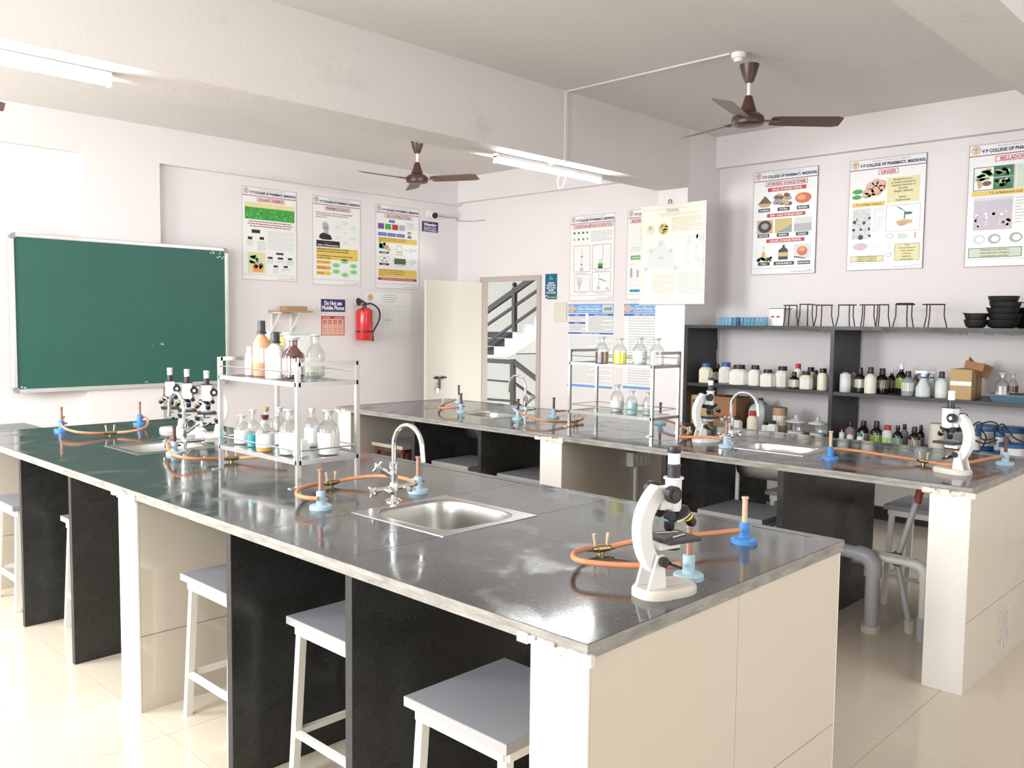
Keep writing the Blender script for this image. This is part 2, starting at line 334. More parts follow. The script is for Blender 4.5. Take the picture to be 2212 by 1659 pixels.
# ------------------------------------------------------------------ benches
ZB, TH = 0.917, 0.036
END_ROWS = [(0.0, 0.315), (0.317, 0.879)]
def tile_wall(root, x0, x1, y0, y1, sides):
    MB().box(x0+.009, x1-.009, y0+.009, y1-.009, 0, ZB-TH).build('tile_wall', 'plaster_patch', root, False)
    me_a = MB().box(x0, x0+.008, y0, y1, 0, ZB-TH-.004).build('tile', 'tile_ivory', root, False)
    MB().box(x1-.008, x1, y0, y1, 0, ZB-TH-.004).build('tile', 'tile_ivory', root, False)
    n = 2; wd = (x1-x0-0.018)/n
    for (ya, yb) in ((y0, y0+.008), (y1-.008, y1)):
        for k in range(n):
            for (z0, z1) in END_ROWS:
                MB().box(x0+.009+k*wd+.001, x0+.009+(k+1)*wd-.001, ya, yb, z0, z1-.001).build('tile', 'tile_beige', root, False)
SINKS = [(2.05, 2.545), (4.37, 4.80)]
def bench(x0, x1, label, sx0, sx1):
    y0, y1 = 1.14, 5.83; root = thing('lab_bench', ((x0+x1)/2, (y0+y1)/2, 0), 0, label, 'bench', 'island lab benches')
    ox, oy = (x0+x1)/2, (y0+y1)/2
    X0, X1, Y0, Y1 = x0-ox, x1-ox, y0-oy, y1-oy
    xm = (sx0+sx1)/2-ox; g = 0.0014
    segs = [(y0, SINKS[0][0]), SINKS[0], (SINKS[0][1], SINKS[1][0]), SINKS[1], (SINKS[1][1], y1)]
    for i, (a, b) in enumerate(segs):
        for (u, v) in ((X0+.003, min(xm, sx0-ox+.015) if i % 2 else xm), (max(xm, sx1-ox-.015) if i % 2 else xm, X1-.003)):
            aa = a + (-.015 if i in (2, 4) else .003 if i == 0 else .015); bb = b + (.015 if i in (0, 2) else -.003 if i == 4 else -.015)
            MB().box(u+g, v-g, aa-oy+g, bb-oy-g, ZB-TH, ZB).build('worktop_slab', 'bench_top', root, False)
    segj = [(y0+.01, SINKS[0][0]), (SINKS[0][1], SINKS[1][0]), (SINKS[1][1], y1-.01)]
    for (a, b) in segj: MB().box(xm-.003, xm+.003, a-oy, b-oy, ZB-.012, ZB-.0009).build('joint_filler', 'plaster_patch', root, False)
    for (a, b) in SINKS:
        for yy in (a+.015, b-.015):
            for (u, v) in ((X0+.01, sx0-ox), (sx1-ox, X1-.01)): MB().box(u, v, yy-oy-.003, yy-oy+.003, ZB-.012, ZB-.0009).build('joint_filler', 'plaster_patch', root, False)
    e = .003
    for nm, bx in (('edge_band', (X0, X0+e, Y0, Y1)), ('edge_band', (X1-e, X1, Y0, Y1)), ('edge_band', (X0+e, X1-e, Y0, Y0+e)), ('edge_band', (X0+e, X1-e, Y1-e, Y1))):
        k = .0025; MB().box(*bx, ZB-.017, ZB-.0008).box(bx[0]+k*(bx[0] == X0), bx[1]-k*(bx[1] == X1), bx[2]+k*(bx[2] == Y0), bx[3]-k*(bx[3] == Y1), ZB-TH, ZB-.0185).build(nm, 'stone_edge', root, False)
    s, h = .042, .0012
    for bx in ((X0, X0+s, Y0, Y1), (X1-s, X1, Y0, Y1), (X0+s, X1-s, Y0, Y0+s), (X0+s, X1-s, Y1-s, Y1)):
        MB().box(*bx, ZB, ZB+h).build('edge_strip', 'bench_top', root, False)
    ins = .012
    for (a, b) in ((1.147, 1.315), (3.462, 3.640), (5.655, 5.822)): tile_wall(root, X0+ins, X1-ins, a-oy, b-oy, None)
    for a in (2.005, 2.700, 4.172, 4.868):
        p = MB().box(X0+ins+.004, X1-ins-.004, a-oy, a-oy+.032, 0, ZB-TH).build('partition_slab', 'black_slab', root, False)
        MB().box(X0+ins-.001, X0+ins+.004, a-oy, a-oy+.032, 0, ZB-TH).build('slab_edge', 'shelf_slab', p, False)
        MB().box(X1-ins-.004, X1-ins+.001, a-oy, a-oy+.032, 0, ZB-TH).build('slab_edge', 'shelf_slab', p, False)
    # filler where the plaster is smeared at the pillar heads
    for a in (1.147, 3.462, 5.655):
        mb = MB(); rr = random.Random(int(a*10)); yy = a-oy-.02
        while yy < a-oy+.19:
            d = rr.uniform(.02, .05); mb.box(X0-.0025-rr.uniform(0, .002), X0+.012, yy, yy+d, ZB-TH-rr.uniform(.004, .012), ZB-TH+rr.uniform(.006, .022)); yy += d*.8
        mb.build('plaster_smear', 'plaster_patch', root, False)
    return root
B1 = (1.421, 2.722); B2 = (4.018, 5.205)
b1 = bench(*B1, 'black stone topped island bench in the foreground with ivory tiled ends and black partitions', 1.818, 2.265)
b2 = bench(*B2, 'black stone topped island bench nearer the shelves with dented ivory tiled end', 4.333, 4.728)
p0 = PY(2165, 1395, 1.147) - Vector(((B2[0]+B2[1])/2, (1.14+5.83)/2, 0))
mb = MB(); rr = random.Random(3)
for k in range(9):
    x = p0.x-.07+k*.017; mb.box(x, x+.02, p0.y-.003, p0.y+.004, max(0.003, .20-k*.0-rr.uniform(.10, .17)+k*.004), .24+rr.uniform(-.02, .02))
mb.build('broken_tile_patch', 'plaster_patch', b2, False)
# sinks
def sink(cx, cy, hx, hy, label):
    root = thing('sink', (cx, cy, ZB), 0, label, 'sink', 'steel sinks let into the benches')
    n = 40; inner = superellipse(hx-.035, hy-.035, n, 4.5); outer = []
    for (u, v) in inner:
        k = max(abs(u)/hx, abs(v)/hy); outer.append((u/k, v/k))
    for c in ((1, 1), (1, -1), (-1, 1), (-1, -1)):
        i = min(range(n), key=lambda q: (outer[q][0]-c[0]*hx)**2+(outer[q][1]-c[1]*hy)**2); outer[i] = (c[0]*hx, c[1]*hy)
    vs = [(u, v, .002) for u, v in outer]+[(u, v, .002) for u, v in inner]+[(u, v, 0) for u, v in outer]
    fs = [(i, (i+1) % n, n+(i+1) % n, n+i) for i in range(n)]+[(2*n+i, 2*n+(i+1) % n, (i+1) % n, i) for i in range(n)]
    MB().add(vs, fs).build('rim', 'sink_steel', root)
    prof = [(1, .002), (.985, -.01), (.965, -.05), (.95, -.11), (.93, -.14), (.86, -.16), (.7, -.168), (.25, -.174), (.08, -.176)]
    vs = [(u*s, v*s, z) for s, z in prof for u, v in inner]; fs = []
    for i in range(len(prof)-1):
        for k in range(n): fs.append((i*n+k, i*n+(k+1) % n, (i+1)*n+(k+1) % n, (i+1)*n+k))
    fs.append(tuple((len(prof)-1)*n+k for k in range(n)))
    o = MB().add(vs, fs).build('basin', 'sink_steel', root, fixn=False)
    sl = o.modifiers.new('thickness', 'SOLIDIFY'); sl.thickness = .003; sl.offset = 1
    MB().lathe([(.03, -.175), (.03, -.172), (.022, -.1715)], n=16).build('drain', 'chrome', root)
    return root
sink((1.818+2.265)/2, 2.30, .2235, .247, 'steel sink in the foreground bench beside the large swan neck tap')
sink((1.818+2.265)/2, 4.585, .2235, .215, 'steel sink in the foreground bench behind the far tap and hose loop')
sink((4.333+4.728)/2, 4.585, .1975, .215, 'small looking steel sink in the far bench in front of the doorway')
sink((4.333+4.728)/2, 2.30, .1975, .247, 'steel sink in the far bench in front of the chemical shelves')
# ------------------------------------------------------------------ stools
ST = 0.39; SH = 0.585
def make_stool(loc, label, seat='seat_grey', legm='paint_white', h=SH, edge='seat_edge'):
    root = thing('lab_stool', loc, 0, label, 'stool', 'square stools under the benches')
    s = ST/2
    seat_o = MB().box(-s, s, -s, s, h-.028, h).build('seat', seat, root, False, bevel=.002)
    MB().box(-s-.0006, s+.0006, -s-.0006, s+.0006, h-.0275, h-.0012).build('edge_band', edge, seat_o, False)
    f = MB(); q = s-.028
    for a, b in (((-q, -q), (q, -q)), ((q, -q), (q, q)), ((q, q), (-q, q)), ((-q, q), (-q, -q))):
        f.bar((*a, h-.045), (*b, h-.045), .025, .033)
    f.build('seat_frame', legm, root, False)
    for sx in (-1, 1):
        for sy in (-1, 1):
            MB().bar((sx*(q+.012), sy*(q+.012), 0), (sx*(q-.01), sy*(q-.01), h-.03), .027, .027, up=(0, 1, 0)).build('leg', legm, root, False)
    zz = .17; q2 = q+.006
    for a, b in (((-q2, -q2), (q2, -q2)), ((q2, -q2), (q2, q2)), ((q2, q2), (-q2, q2)), ((-q2, q2), (-q2, -q2))):
        MB().bar((*a, zz), (*b, zz), .018, .022).build('stretcher', legm, root, False)
    return root
s0 = make_stool((1.655, 1.61, 0), 'grey topped white stool closest to the camera, beside the white tiled pillar')
copy_thing(s0, (1.775, 2.40, 0), 0, 'grey topped white stool between the two big black slabs of the foreground bench')
copy_thing(s0, (1.745, 3.14, 0), 0, 'grey topped white stool standing before the cream tiled middle wall of the foreground bench')
copy_thing(s0, (1.77, 4.55, 0), 0, 'grey topped white stool half hidden behind the second black slab from the left')
copy_thing(s0, (1.66, 5.33, 0), 0, 'grey topped white stool cut by the left edge of the photo')
copy_thing(s0, (4.36, 4.64, 0), 0, 'grey stool under the far bench, just right of the big tap spout')
copy_thing(s0, (4.33, 3.93, 0), 0, 'grey stool under the far bench, just left of its white middle pillar')
copy_thing(s0, (4.34, 2.37, 0), 0, 'dusty grey stool under the far bench right of the near microscope')
copy_thing(s0, (5.13, 2.38, 0), 0, 'grey stool on the shelf side of the far bench, glimpsed below its steel sink')
copy_thing(s0, (5.24, 1.70, 0), 0, 'grey stool on the shelf side seen past the drain pipes')
ws = make_stool((4.40, 5.42, 0), 'stool with dark wooden legs under the far end of the far bench', 'seat_grey', 'wood_dark', 0.64, 'label_old')
# side table under the blackboard
t = thing('side_table', (0.6, 7.5, 0), 0, 'table with a dark glossy top below the left end of the blackboard', 'table')
a, b = PZ(52, 913, .75), PZ(88, 925.5, .75)
MB().box(-2.2, a.x-.6, b.y-7.5, a.y-7.5, .71, .75).build('table_top', 'green_reflection_top', t, False)
for sx in (-2.1, 0.0, a.x-.75):
    for yy in (b.y-7.5+.05, a.y-7.5-.05): MB().box(sx-.03, sx+.03, yy-.03, yy+.03, 0, .71).build('leg', 'paint_white', t, False)
# ------------------------------------------------------------------ flat print: posters, charts, signs
_txt_cache = {}
def text_mesh(s, bold):
    k = (s, bold)
    if k in _txt_cache: return _txt_cache[k]
    c = bpy.data.curves.new('txt', 'FONT'); c.body = s; c.size = 1.0; c.resolution_u = 2; c.offset = bold; c.fill_mode = 'FRONT'
    o = bpy.data.objects.new('txt', c); me = bpy.data.meshes.new_from_object(o)
    vs = [v.co.copy() for v in me.vertices]; fs = [tuple(p.vertices) for p in me.polygons]
    bpy.data.objects.remove(o); bpy.data.curves.remove(c); bpy.data.meshes.remove(me)
    if not vs: _txt_cache[k] = ([], [], 0, 0, 1); return _txt_cache[k]
    x0, x1 = min(v.x for v in vs), max(v.x for v in vs); _txt_cache[k] = (vs, fs, x0, x1, 0.72); return _txt_cache[k]
class Print:
    """a printed sheet: local x right, y up from the bottom, z out of the wall; u from left, v from top in 0..1"""
    def __init__(s, name, tl, tr, bl, out, label, cat, group=None, thick=.002, sheet='paper', side=None):
        tl, tr, bl = Vector(tl), Vector(tr), Vector(bl); rx = (tr-tl); s.w = rx.length; rx.normalize()
        up = (tl-bl); s.h = up.length; up = (up-rx*up.dot(rx)).normalized(); z = rx.cross(up)
        o = Vector(bl)+Vector(out)*0.0
        s.root = bpy.data.objects.new(name, None); col.objects.link(s.root); s.root.empty_display_size = .05
        s.root.matrix_world = Matrix(((rx.x, up.x, z.x, o.x), (rx.y, up.y, z.y, o.y), (rx.z, up.z, z.z, o.z), (0, 0, 0, 1)))
        tag(s.root, label, cat, group); s.th = thick; s.g = {}
        if side:
            MB().box(0, s.w, 0, s.h, 0.0005, thick-.0006).build('backing_board', side, s.root, False)
            MB().box(.001, s.w-.001, .001, s.h-.001, thick-.0006, thick).build('sheet', sheet, s.root, False)
        else: MB().box(0, s.w, 0, s.h, 0.0005, thick).build('sheet', sheet, s.root, False)
    def mb(s, part, ik):
        return s.g.setdefault((part, ik), MB())
    def P(s, u, v, L): return (u*s.w, (1-v)*s.h, s.th+L*.0007)
    def poly(s, pts, ik, L=1, part='picture'):
        s.mb(part, ik).add([s.P(u, v, L) for u, v in pts], [tuple(range(len(pts)))])
    def rect(s, u0, v0, u1, v1, ik, L=1, part='printed_block'): s.poly([(u0, v1), (u1, v1), (u1, v0), (u0, v0)], ik, L, part)
    def frame(s, u0, v0, u1, v1, ik, t=.004, L=1, part='border'):
        a = s.h/s.w*1.0; tu = t; tv = t/a
        s.rect(u0, v0, u1, v0+tv, ik, L, part); s.rect(u0, v1-tv, u1, v1, ik, L, part); s.rect(u0, v0, u0+tu, v1, ik, L, part); s.rect(u1-tu, v0, u1, v1, ik, L, part)
    def ell(s, u, v, ru, rv, ik, L=1, part='picture', n=18, a0=0, a1=360):
        s.poly([(u+ru*math.cos(R(a0+(a1-a0)*k/n)), v-rv*math.sin(R(a0+(a1-a0)*k/n))) for k in range(n)], ik, L, part)
    def text(s, u, v, t, size, ik, L=2, part='lettering', align='c', maxw=None, bold=.02, sx=1.0):
        vs, fs, x0, x1, hh = text_mesh(t, bold)
        if not vs: return
        wd = (x1-x0)*size*sx
        if maxw and wd > maxw*s.w: sx *= maxw*s.w/wd; wd = maxw*s.w
        ox = u*s.w-(wd/2 if align == 'c' else wd if align == 'r' else 0); oy = (1-v)*s.h-size*.35
        s.mb(part, ik).add([(ox+(q.x-x0)*size*sx, oy+q.y*size, s.th+L*.0007) for q in vs], fs)
    def lines(s, u0, v0, u1, v1, n, ik='lgrey', L=1, part='small_print', fill=.5, seed=1, center=False):
        rr = random.Random(seed); dv = (v1-v0)/n
        for i in range(n):
            v = v0+dv*(i+.5); e = u1 if i % 4 != 3 else u0+(u1-u0)*rr.uniform(.4, .8); b = u0
            if center: k = rr.uniform(0, .2)*(u1-u0); b, e = u0+k, u1-k
            while b < e-.004:
                k = min(rr.uniform(.03, .09), e-b); s.rect(b, v-dv*fill/2, b+k, v+dv*fill/2, ik, L, part); b += k+.008
    def done(s):
        # the whole print is one face of the sheet: one part, one material slot for each ink
        al = MB(); idx = []; names = sorted({ik for _, ik in s.g})
        for (part, ik), m in s.g.items(): al.add(m.v, m.f); idx += [names.index(ik)]*len(m.f)
        o = al.build('printed_face', ink(names[0]), s.root, False, fixn=False); o['kind'] = 'stuff'
        for n in names[1:]: o.data.materials.append(ink(n))
        for pl, i in zip(o.data.polygons, idx): pl.material_index = i
        return s.root
OUT_A, OUT_B = Vector((0, -1, 0)), Vector((-1, 0, 0))
def on_far(name, px0, px1, **k):     # TL and BR pixels on the far wall
    y = YA-.001; a, b = PY(*px0, y), PY(*px1, y); return Print(name, (a.x, y, a.z), (b.x, y, a.z), (a.x, y, b.z), OUT_A, **k)
def on_right(name, px0, px1, x=None, **k):
    x = (XB if x is None else x)-.001; a, b = PX(*px0, x), PX(*px1, x); return Print(name, (x, a.y, a.z), (x, b.y, a.z), (x, a.y, b.z), OUT_B, **k)
def logo(p, u, v, r):
    a = p.w/p.h; p.ell(u, v, r, r*a, 'tan', 1, 'logo'); p.ell(u, v, r*.84, r*.84*a, 'palegrey', 2, 'logo'); p.ell(u, v-r*.25*a, r*.62, r*.34*a, 'orange', 3, 'logo')
    p.poly([(u-r*.3, v+r*.62*a), (u-r*.1, v-.1*r*a), (u+r*.12, v-.1*r*a), (u+r*.34, v+r*.62*a)], 'tan', 4, 'logo')
def college(p, title, ti='red', tw=.5, v=.128):
    p.frame(0, 0, 1, 1, 'pinkline', .006); logo(p, .075, .044, .052)
    p.text(.55, .022, 'Shaneshwar Shikshan Prasarak Mandal\'s', .019, 'lgrey', maxw=.62)
    p.text(.565, .056, 'V P COLLEGE OF PHARMACY, MADKHOL', .034, 'navy', maxw=.85, bold=.045)
    p.rect(.0, .088, 1, .095, 'maroon', 1, 'rule')
    p.rect(.52-tw/2, v-.022, .52+tw/2, v+.022, 'white', 1, 'title_box'); p.frame(.52-tw/2, v-.022, .52+tw/2, v+.022, ti if ti != 'black' else 'navy', .007, 2, 'title_box')
    p.text(.52, v, title, .034, ti, 3, maxw=tw*.92, bold=.03)
    p.rect(0, .938, 1, .9405, 'grey', 1, 'rule'); p.text(.97, .962, 'Prepared by', .012, 'grey', align='r'); p.text(.97, .977, 'Miss. Pallavi Kolekar, Assistant Professor', .012, 'grey', align='r')
PG = 'college posters on the walls'
# organic farming
p = on_far('wall_poster', (521.5, 400.5), (641, 609), label='poster titled organic farming with a green field, right of the blackboard', cat='poster', group=PG)
college(p, 'ORGANIC FARMING', 'red', .5)
p.rect(.05, .165, .96, .215, 'sky', 1, 'picture'); p.rect(.05, .215, .96, .345, 'green', 1, 'picture')
rr = random.Random(1)
for k in range(70):
    u, v = rr.uniform(.06, .94), rr.uniform(.23, .33); p.poly([(u, v+.012), (u+.012, v-.012), (u+.022, v+.01)], rr.choice(['dgreen', 'lgreen', 'green']), 2)
p.lines(.1, .355, .92, .43, 3, 'maroon', fill=.35, center=True)
p.rect(.17, .455, .32, .492, 'black'); p.rect(.1, .535, .18, .565, 'black'); p.rect(.31, .53, .39, .56, 'black'); p.lines(.08, .575, .2, .625, 6); p.lines(.27, .575, .43, .68, 12)
p.lines(.46, .455, .94, .665, 15, 'palegrey'); p.rect(.10, .70, .415, .925, 'cream', 1, 'picture')
for k in range(16):
    u, v = .2+rr.uniform(-.07, .08), .78+rr.uniform(-.04, .05); p.ell(u, v, .03, .014, rr.choice(['green', 'dgreen', 'lgreen']), 2, n=8)
for u, v, c in ((.23, .855, 'maroon'), (.29, .87, 'orange'), (.33, .84, 'brown'), (.26, .835, 'skin'), (.34, .865, 'tan')): p.ell(u, v, .042, .024, c, 3)
p.poly([(.18, .91), (.2, .88), (.36, .88), (.37, .91)], 'orange', 4); p.ell(.32, .80, .04, .03, 'sage', 2)
for u, v, wd in ((.68, .70, .14), (.5, .75, .09), (.69, .75, .1), (.87, .75, .08), (.6, .84, .08), (.79, .84, .08)): p.rect(u-wd/2, v-.011, u+wd/2, v+.011, 'black')
p.lines(.44, .77, .56, .81, 6); p.lines(.62, .77, .76, .80, 4); p.lines(.81, .77, .94, .82, 6); p.lines(.55, .86, .65, .92, 7); p.lines(.71, .86, .87, .89, 4)
p.done()
# pharmacognosy
p = on_far('wall_poster', (674.5, 421), (778.6, 618.7), label='poster titled pharmacognosy with a bust portrait, middle of three beside the door', cat='poster', group=PG)
college(p, 'PHARMACOGNOSY', 'maroon', .53)
for i, tx in enumerate(('Pharmacognosy is the study of crude drugs obtained', 'from medicinal plants, animals, fungi, and other', 'natural sources.')): p.text(.07, .183+i*.024, tx, .022, 'olive', align='l', maxw=.86 if i < 2 else .25)
p.poly([(.13, .47), (.14, .435), (.2, .41), (.26, .41), (.36, .43), (.4, .475), (.36, .485), (.2, .485)], 'black', 1); p.ell(.265, .345, .06, .055, 'grey', 2); p.ell(.255, .315, .055, .03, 'mgrey', 3); p.poly([(.21, .36), (.3, .36), (.33, .43), (.24, .41)], 'mgrey', 3)
p.rect(.075, .497, .555, .568, 'black'); p.text(.1, .547, 'Father of Pharmacognosy', .027, 'white', align='l', maxw=.43); p.text(.3, .517, 'Dioscorides', .02, 'maroon', maxw=.25)
for u, v in ((.68, .28), (.84, .33), (.84, .45), (.68, .5), (.52, .45), (.52, .33)): p.lines(u-.06, v-.02, u+.06, v+.02, 4, 'palegrey', center=True)
p.ell(.68, .39, .02, .01, 'palegrey')
p.rect(.075, .578, .94, .71, 'yellow')
for i, tx in enumerate(('Herbs help the body to heal itself by working to', 'increase help the natural functions of the body.', '', 'It acts by killing the root cause of the disease treating', 'and illness of weight.')): p.text(.09, .592+i*.025, tx, .021, 'black', align='l', maxw=.84 if i in (0, 1, 3) else .34)
for v, c, tx in ((.742, 'yellow', 'less or no side effects'), (.805, 'orange', 'easy to access'), (.866, 'yellow', 'affordable')):
    p.poly([(.075, v+.023), (.34, v+.023), (.39, v), (.34, v-.023), (.075, v-.023)], c, 1, 'printed_block'); p.text(.1, v, tx, .019, 'brown', align='l', maxw=.24)
for u, v in ((.655, .722), (.48, .77), (.85, .768), (.48, .842), (.85, .838), (.66, .875)): p.ell(u, v, .08, .026, 'lgreen', 1); p.text(u, v, 'plant', .015, 'dgreen')
p.done()
# drug interactions
p = on_far('wall_poster', (811.2, 440), (904.1, 626.3), label='poster titled drug interactions with coloured tiles, next to the warning sign', cat='poster', group=PG)
college(p, 'DRUG INTERACTIONS', 'maroon', .64)
p.rect(.3, .172, .43, .205, 'blue'); p.text(.365, .189, 'Drug', .015, 'white')
for u, c in ((.12, 'purple'), (.28, 'green'), (.44, 'red'), (.6, 'mgrey')): p.rect(u-.068, .222, u+.068, .288, c)
for u in (.15, .36, .57): p.rect(u-.095, .33, u+.095, .37, 'blue'); p.text(u, .35, 'DRUG - FOOD', .012, 'white', maxw=.16)
p.frame(.67, .175, .93, .27, 'palegrey', .004); p.lines(.7, .185, .9, .26, 4, 'lgrey', center=True)
p.ell(.77, .315, .045, .022, 'brown', 1); p.ell(.77, .325, .042, .02, 'skin', 2); p.poly([(.72, .372), (.74, .345), (.81, .345), (.83, .372)], 'blue', 1)
p.rect(.06, .385, .95, .45, 'yellow')
for i, tx in enumerate(('Drug interaction is a reaction between two or more drugs or', 'between a drug and a food, beverage, or supplement makes', 'toxic.')): p.text(.075, .398+i*.02, tx, .016, 'brown', align='l', maxw=.86 if i < 2 else .1)
for k in range(14): p.ell(.15+rr.uniform(-.06, .06), .49+rr.uniform(-.025, .025), .03, .018, rr.choice(['dgreen', 'green']), 1, n=8)
p.ell(.24, .505, .06, .03, 'tan', 2); p.ell(.29, .53, .05, .018, 'skin', 3); p.rect(.08, .556, .3, .58, 'black'); p.text(.19, .568, 'GRAPEFRUIT', .016, 'white')
p.frame(.48, .475, .6, .56, 'grey', .008); p.rect(.485, .545, .595, .56, 'orange', 2); p.text(.41, .52, '+', .03, 'grey'); p.rect(.66, .525, .73, .529, 'maroon'); p.lines(.77, .495, .95, .55, 4, 'lgrey'); p.text(.53, .58, 'ATORVASTATIN', .014, 'grey')
for u, v in ((.14, .64), (.2, .66), (.26, .645)): p.ell(u, v, .06, .032, 'palegrey', 1); p.ell(u, v, .035, .02, 'white', 2)
p.rect(.08, .695, .3, .72, 'black'); p.text(.19, .7075, 'GARLIC', .017, 'white'); p.text(.38, .66, '+', .03, 'grey'); p.rect(.42, .63, .69, .70, 'dgreen'); p.rect(.42, .655, .69, .68, 'brown', 2); p.rect(.71, .665, .78, .669, 'maroon'); p.lines(.8, .63, .95, .7, 4, 'lgrey'); p.text(.55, .715, 'BLOOD THINNER', .014, 'grey')
p.rect(.06, .765, .95, .86, 'yellow')
for i, tx in enumerate(('Herbal medicines can cause kidney failure and liver', 'damage in some consumers because they contain toxic', 'chemicals or heavy metals, or react harmfully with', 'other drugs.')): p.text(.075, .778+i*.022, tx, .017, 'brown', align='l', maxw=.86 if i < 3 else .2)
p.rect(.05, .868, .95, .90, 'red'); p.text(.5, .884, 'AVOID SELF MEDICATION WITHOUT CONSULTING A DOCTOR', .016, 'white', maxw=.84)
p.done()
# conventional and modern methods
def methods(p, title, tw, seed, conv):
    college(p, title, 'red', tw); rr = random.Random(seed)
    if conv:
        for u, v in ((.1, .2), (.2, .2), (.3, .2), (.39, .2), (.1, .275), (.2, .275), (.3, .275), (.4, .275)): p.ell(u, v, .025, .014, rr.choice(['dgreen', 'mgrey', 'green', 'palegrey']), 1, n=9)
        p.lines(.48, .185, .95, .31, 6, 'mgrey', fill=.3)
        for a in ((.09, .35, .47, .66), (.52, .35, .93, .635), (.11, .69, .48, .895), (.52, .665, .93, .9)): p.frame(*a, 'grey', .008)
        p.rect(.265, .38, .29, .62, 'palegrey', 1, 'picture'); p.ell(.275, .63, .05, .02, 'lgrey', 2); p.rect(.255, .47, .3, .49, 'grey', 2); p.rect(.262, .565, .288, .58, 'black', 2); p.lines(.34, .4, .46, .6, 6, 'palegrey', fill=.12)
        p.rect(.745, .37, .755, .53, 'grey', 1, 'picture'); p.poly([(.64, .6), (.65, .55), (.69, .51), (.71, .51), (.75, .55), (.76, .6)], 'sage', 1); p.rect(.65, .57, .75, .6, 'green', 2); p.rect(.65, .602, .75, .625, 'black', 2); p.lines(.79, .4, .92, .6, 6, 'palegrey', fill=.12)
        p.poly([(.15, .72), (.31, .72), (.26, .83), (.2, .83)], 'palegrey', 1); p.poly([(.17, .77), (.29, .77), (.26, .83), (.2, .83)], 'lgrey', 2); p.rect(.22, .83, .24, .87, 'grey', 1, 'picture'); p.lines(.32, .73, .46, .86, 4, 'palegrey', fill=.12)
        p.rect(.66, .68, .67, .88, 'mgrey', 1, 'picture'); p.ell(.665, .85, .03, .018, 'lgreen', 2); p.poly([(.68, .74), (.83, .775), (.83, .785), (.68, .755)], 'cyan', 2); p.poly([(.81, .875), (.84, .845), (.87, .845), (.9, .875)], 'cap' if False else 'pink', 2)
        for v, u in ((.67, .28), (.648, .72), (.905, .29), (.912, .72)): p.lines(u-.12, v, u+.12, v+.012, 1, 'mgrey')
    else:
        p.rect(.27, .2, .33, .38, 'palegrey', 1, 'picture'); p.rect(.27, .24, .33, .26, 'sage', 2); p.lines(.08, .41, .6, .47, 3, 'lgrey', fill=.3)
        p.rect(.08, .51, .6, .555, 'green'); p.text(.1, .533, 'SUPERCRITICAL FLUID', .026, 'white', align='l', maxw=.46)
        for u in (.1, .23, .33, .45): p.rect(u-.02, .65+.02*(u > .2), u+.02, .75, 'mgrey', 1, 'picture')
        p.frame(.08, .6, .6, .84, 'palegrey', .006); p.rect(.07, .885, .45, .915, 'cyan'); p.text(.09, .9, 'Percolation', .024, 'navy', align='l')
        p.lines(.62, .2, .95, .48, 14, 'palegrey'); p.lines(.62, .52, .95, .9, 18, 'palegrey')
    p.done()
p = on_right('wall_poster', (1232.7, 468.7), (1325.5, 648.8), label='poster titled conventional methods of extraction beside the doorway', cat='poster', group=PG); cw = p.w
methods(p, 'CONVENTIONAL METHODS OF EXTRACTION', .92, 2, True)
a = PX(1356.6, 454.3, XB); b = PX(1349.6, 647.5, XB)
p = Print('wall_poster', (XB-.001, a.y, a.z), (XB-.001, a.y-cw, a.z), (XB-.001, a.y, b.z), OUT_B, label='poster half hidden behind the hanging fennel chart', cat='poster', group=PG)
methods(p, 'MODERN METHODS OF EXTRACTION', .92, 3, False)
def blue_board(tl, bl, wd, title, heads, label):
    a, b = PX(*tl, XB), PX(*bl, XB)
    p = Print('notice_board', (XB-.001, a.y, a.z), (XB-.001, a.y-wd, a.z), (XB-.001, a.y, b.z), OUT_B, label=label, cat='notice', group='blue headed college notices')
    p.rect(0, 0, 1, .108, 'lblue', 1, 'header'); p.ell(.075, .055, .07, .045, 'pink', 2, 'logo'); p.ell(.075, .055, .055, .036, 'skin', 3, 'logo')
    p.text(.47, .024, 'Shaneshwar Shikshan Prasarak Mandal\'s', .02, 'white', maxw=.5); p.text(.44, .055, 'V P College of Pharmacy, Madkhol', .036, 'white', maxw=.6, bold=.03); p.text(.44, .087, 'Tal. Sawantwadi, Dist. Sindhudurg, 416510', .02, 'white', maxw=.5)
    p.rect(.76, .01, .99, .1, 'palegrey', 2, 'picture'); p.poly([(.78, .08), (.8, .045), (.97, .03), (.97, .085)], 'mgrey', 3); p.rect(.8, .055, .96, .062, 'teal', 4, 'picture')
    for (u0, v0, u1, v1, tx) in heads: p.rect(u0, v0, u1, v1, 'blue', 1, 'header'); p.text((u0+u1)/2, (v0+v1)/2, tx, .02, 'white', maxw=(u1-u0)*.9)
    p.rect(0, .972, 1, 1, 'lblue', 1, 'header'); return p
wd = PX(1228.5, 657, XB).y-PX(1326, 656, XB).y
p = blue_board((1228.5, 657.2), (1225.7, 833), wd, '', ((.01, .12, .39, .145, 'Vision'), (.46, .115, 1, .142, 'Programme Outcomes'), (.01, .215, .39, .24, 'Mission'), (.0, .34, 1, .36, 'Programme Specific Outcomes')), 'blue headed college notice left of the bottle rack')
p.lines(.02, .15, .39, .205, 5, 'mgrey'); p.lines(.46, .15, 1, .33, 14, 'mgrey'); p.lines(.02, .25, .39, .33, 6, 'mgrey'); p.lines(.03, .375, .97, .955, 34, 'lgrey', seed=4, fill=.38); p.done()
p = blue_board((1349, 656.4), (1345.5, 838), wd, '', ((0, .115, 1, .142, 'GENERAL LABORATORY INSTRUCTIONS'),), 'blue headed notice of laboratory instructions below the fennel chart')
p.lines(.1, .155, .97, .955, 26, 'lgrey', seed=9, fill=.3); p.done()
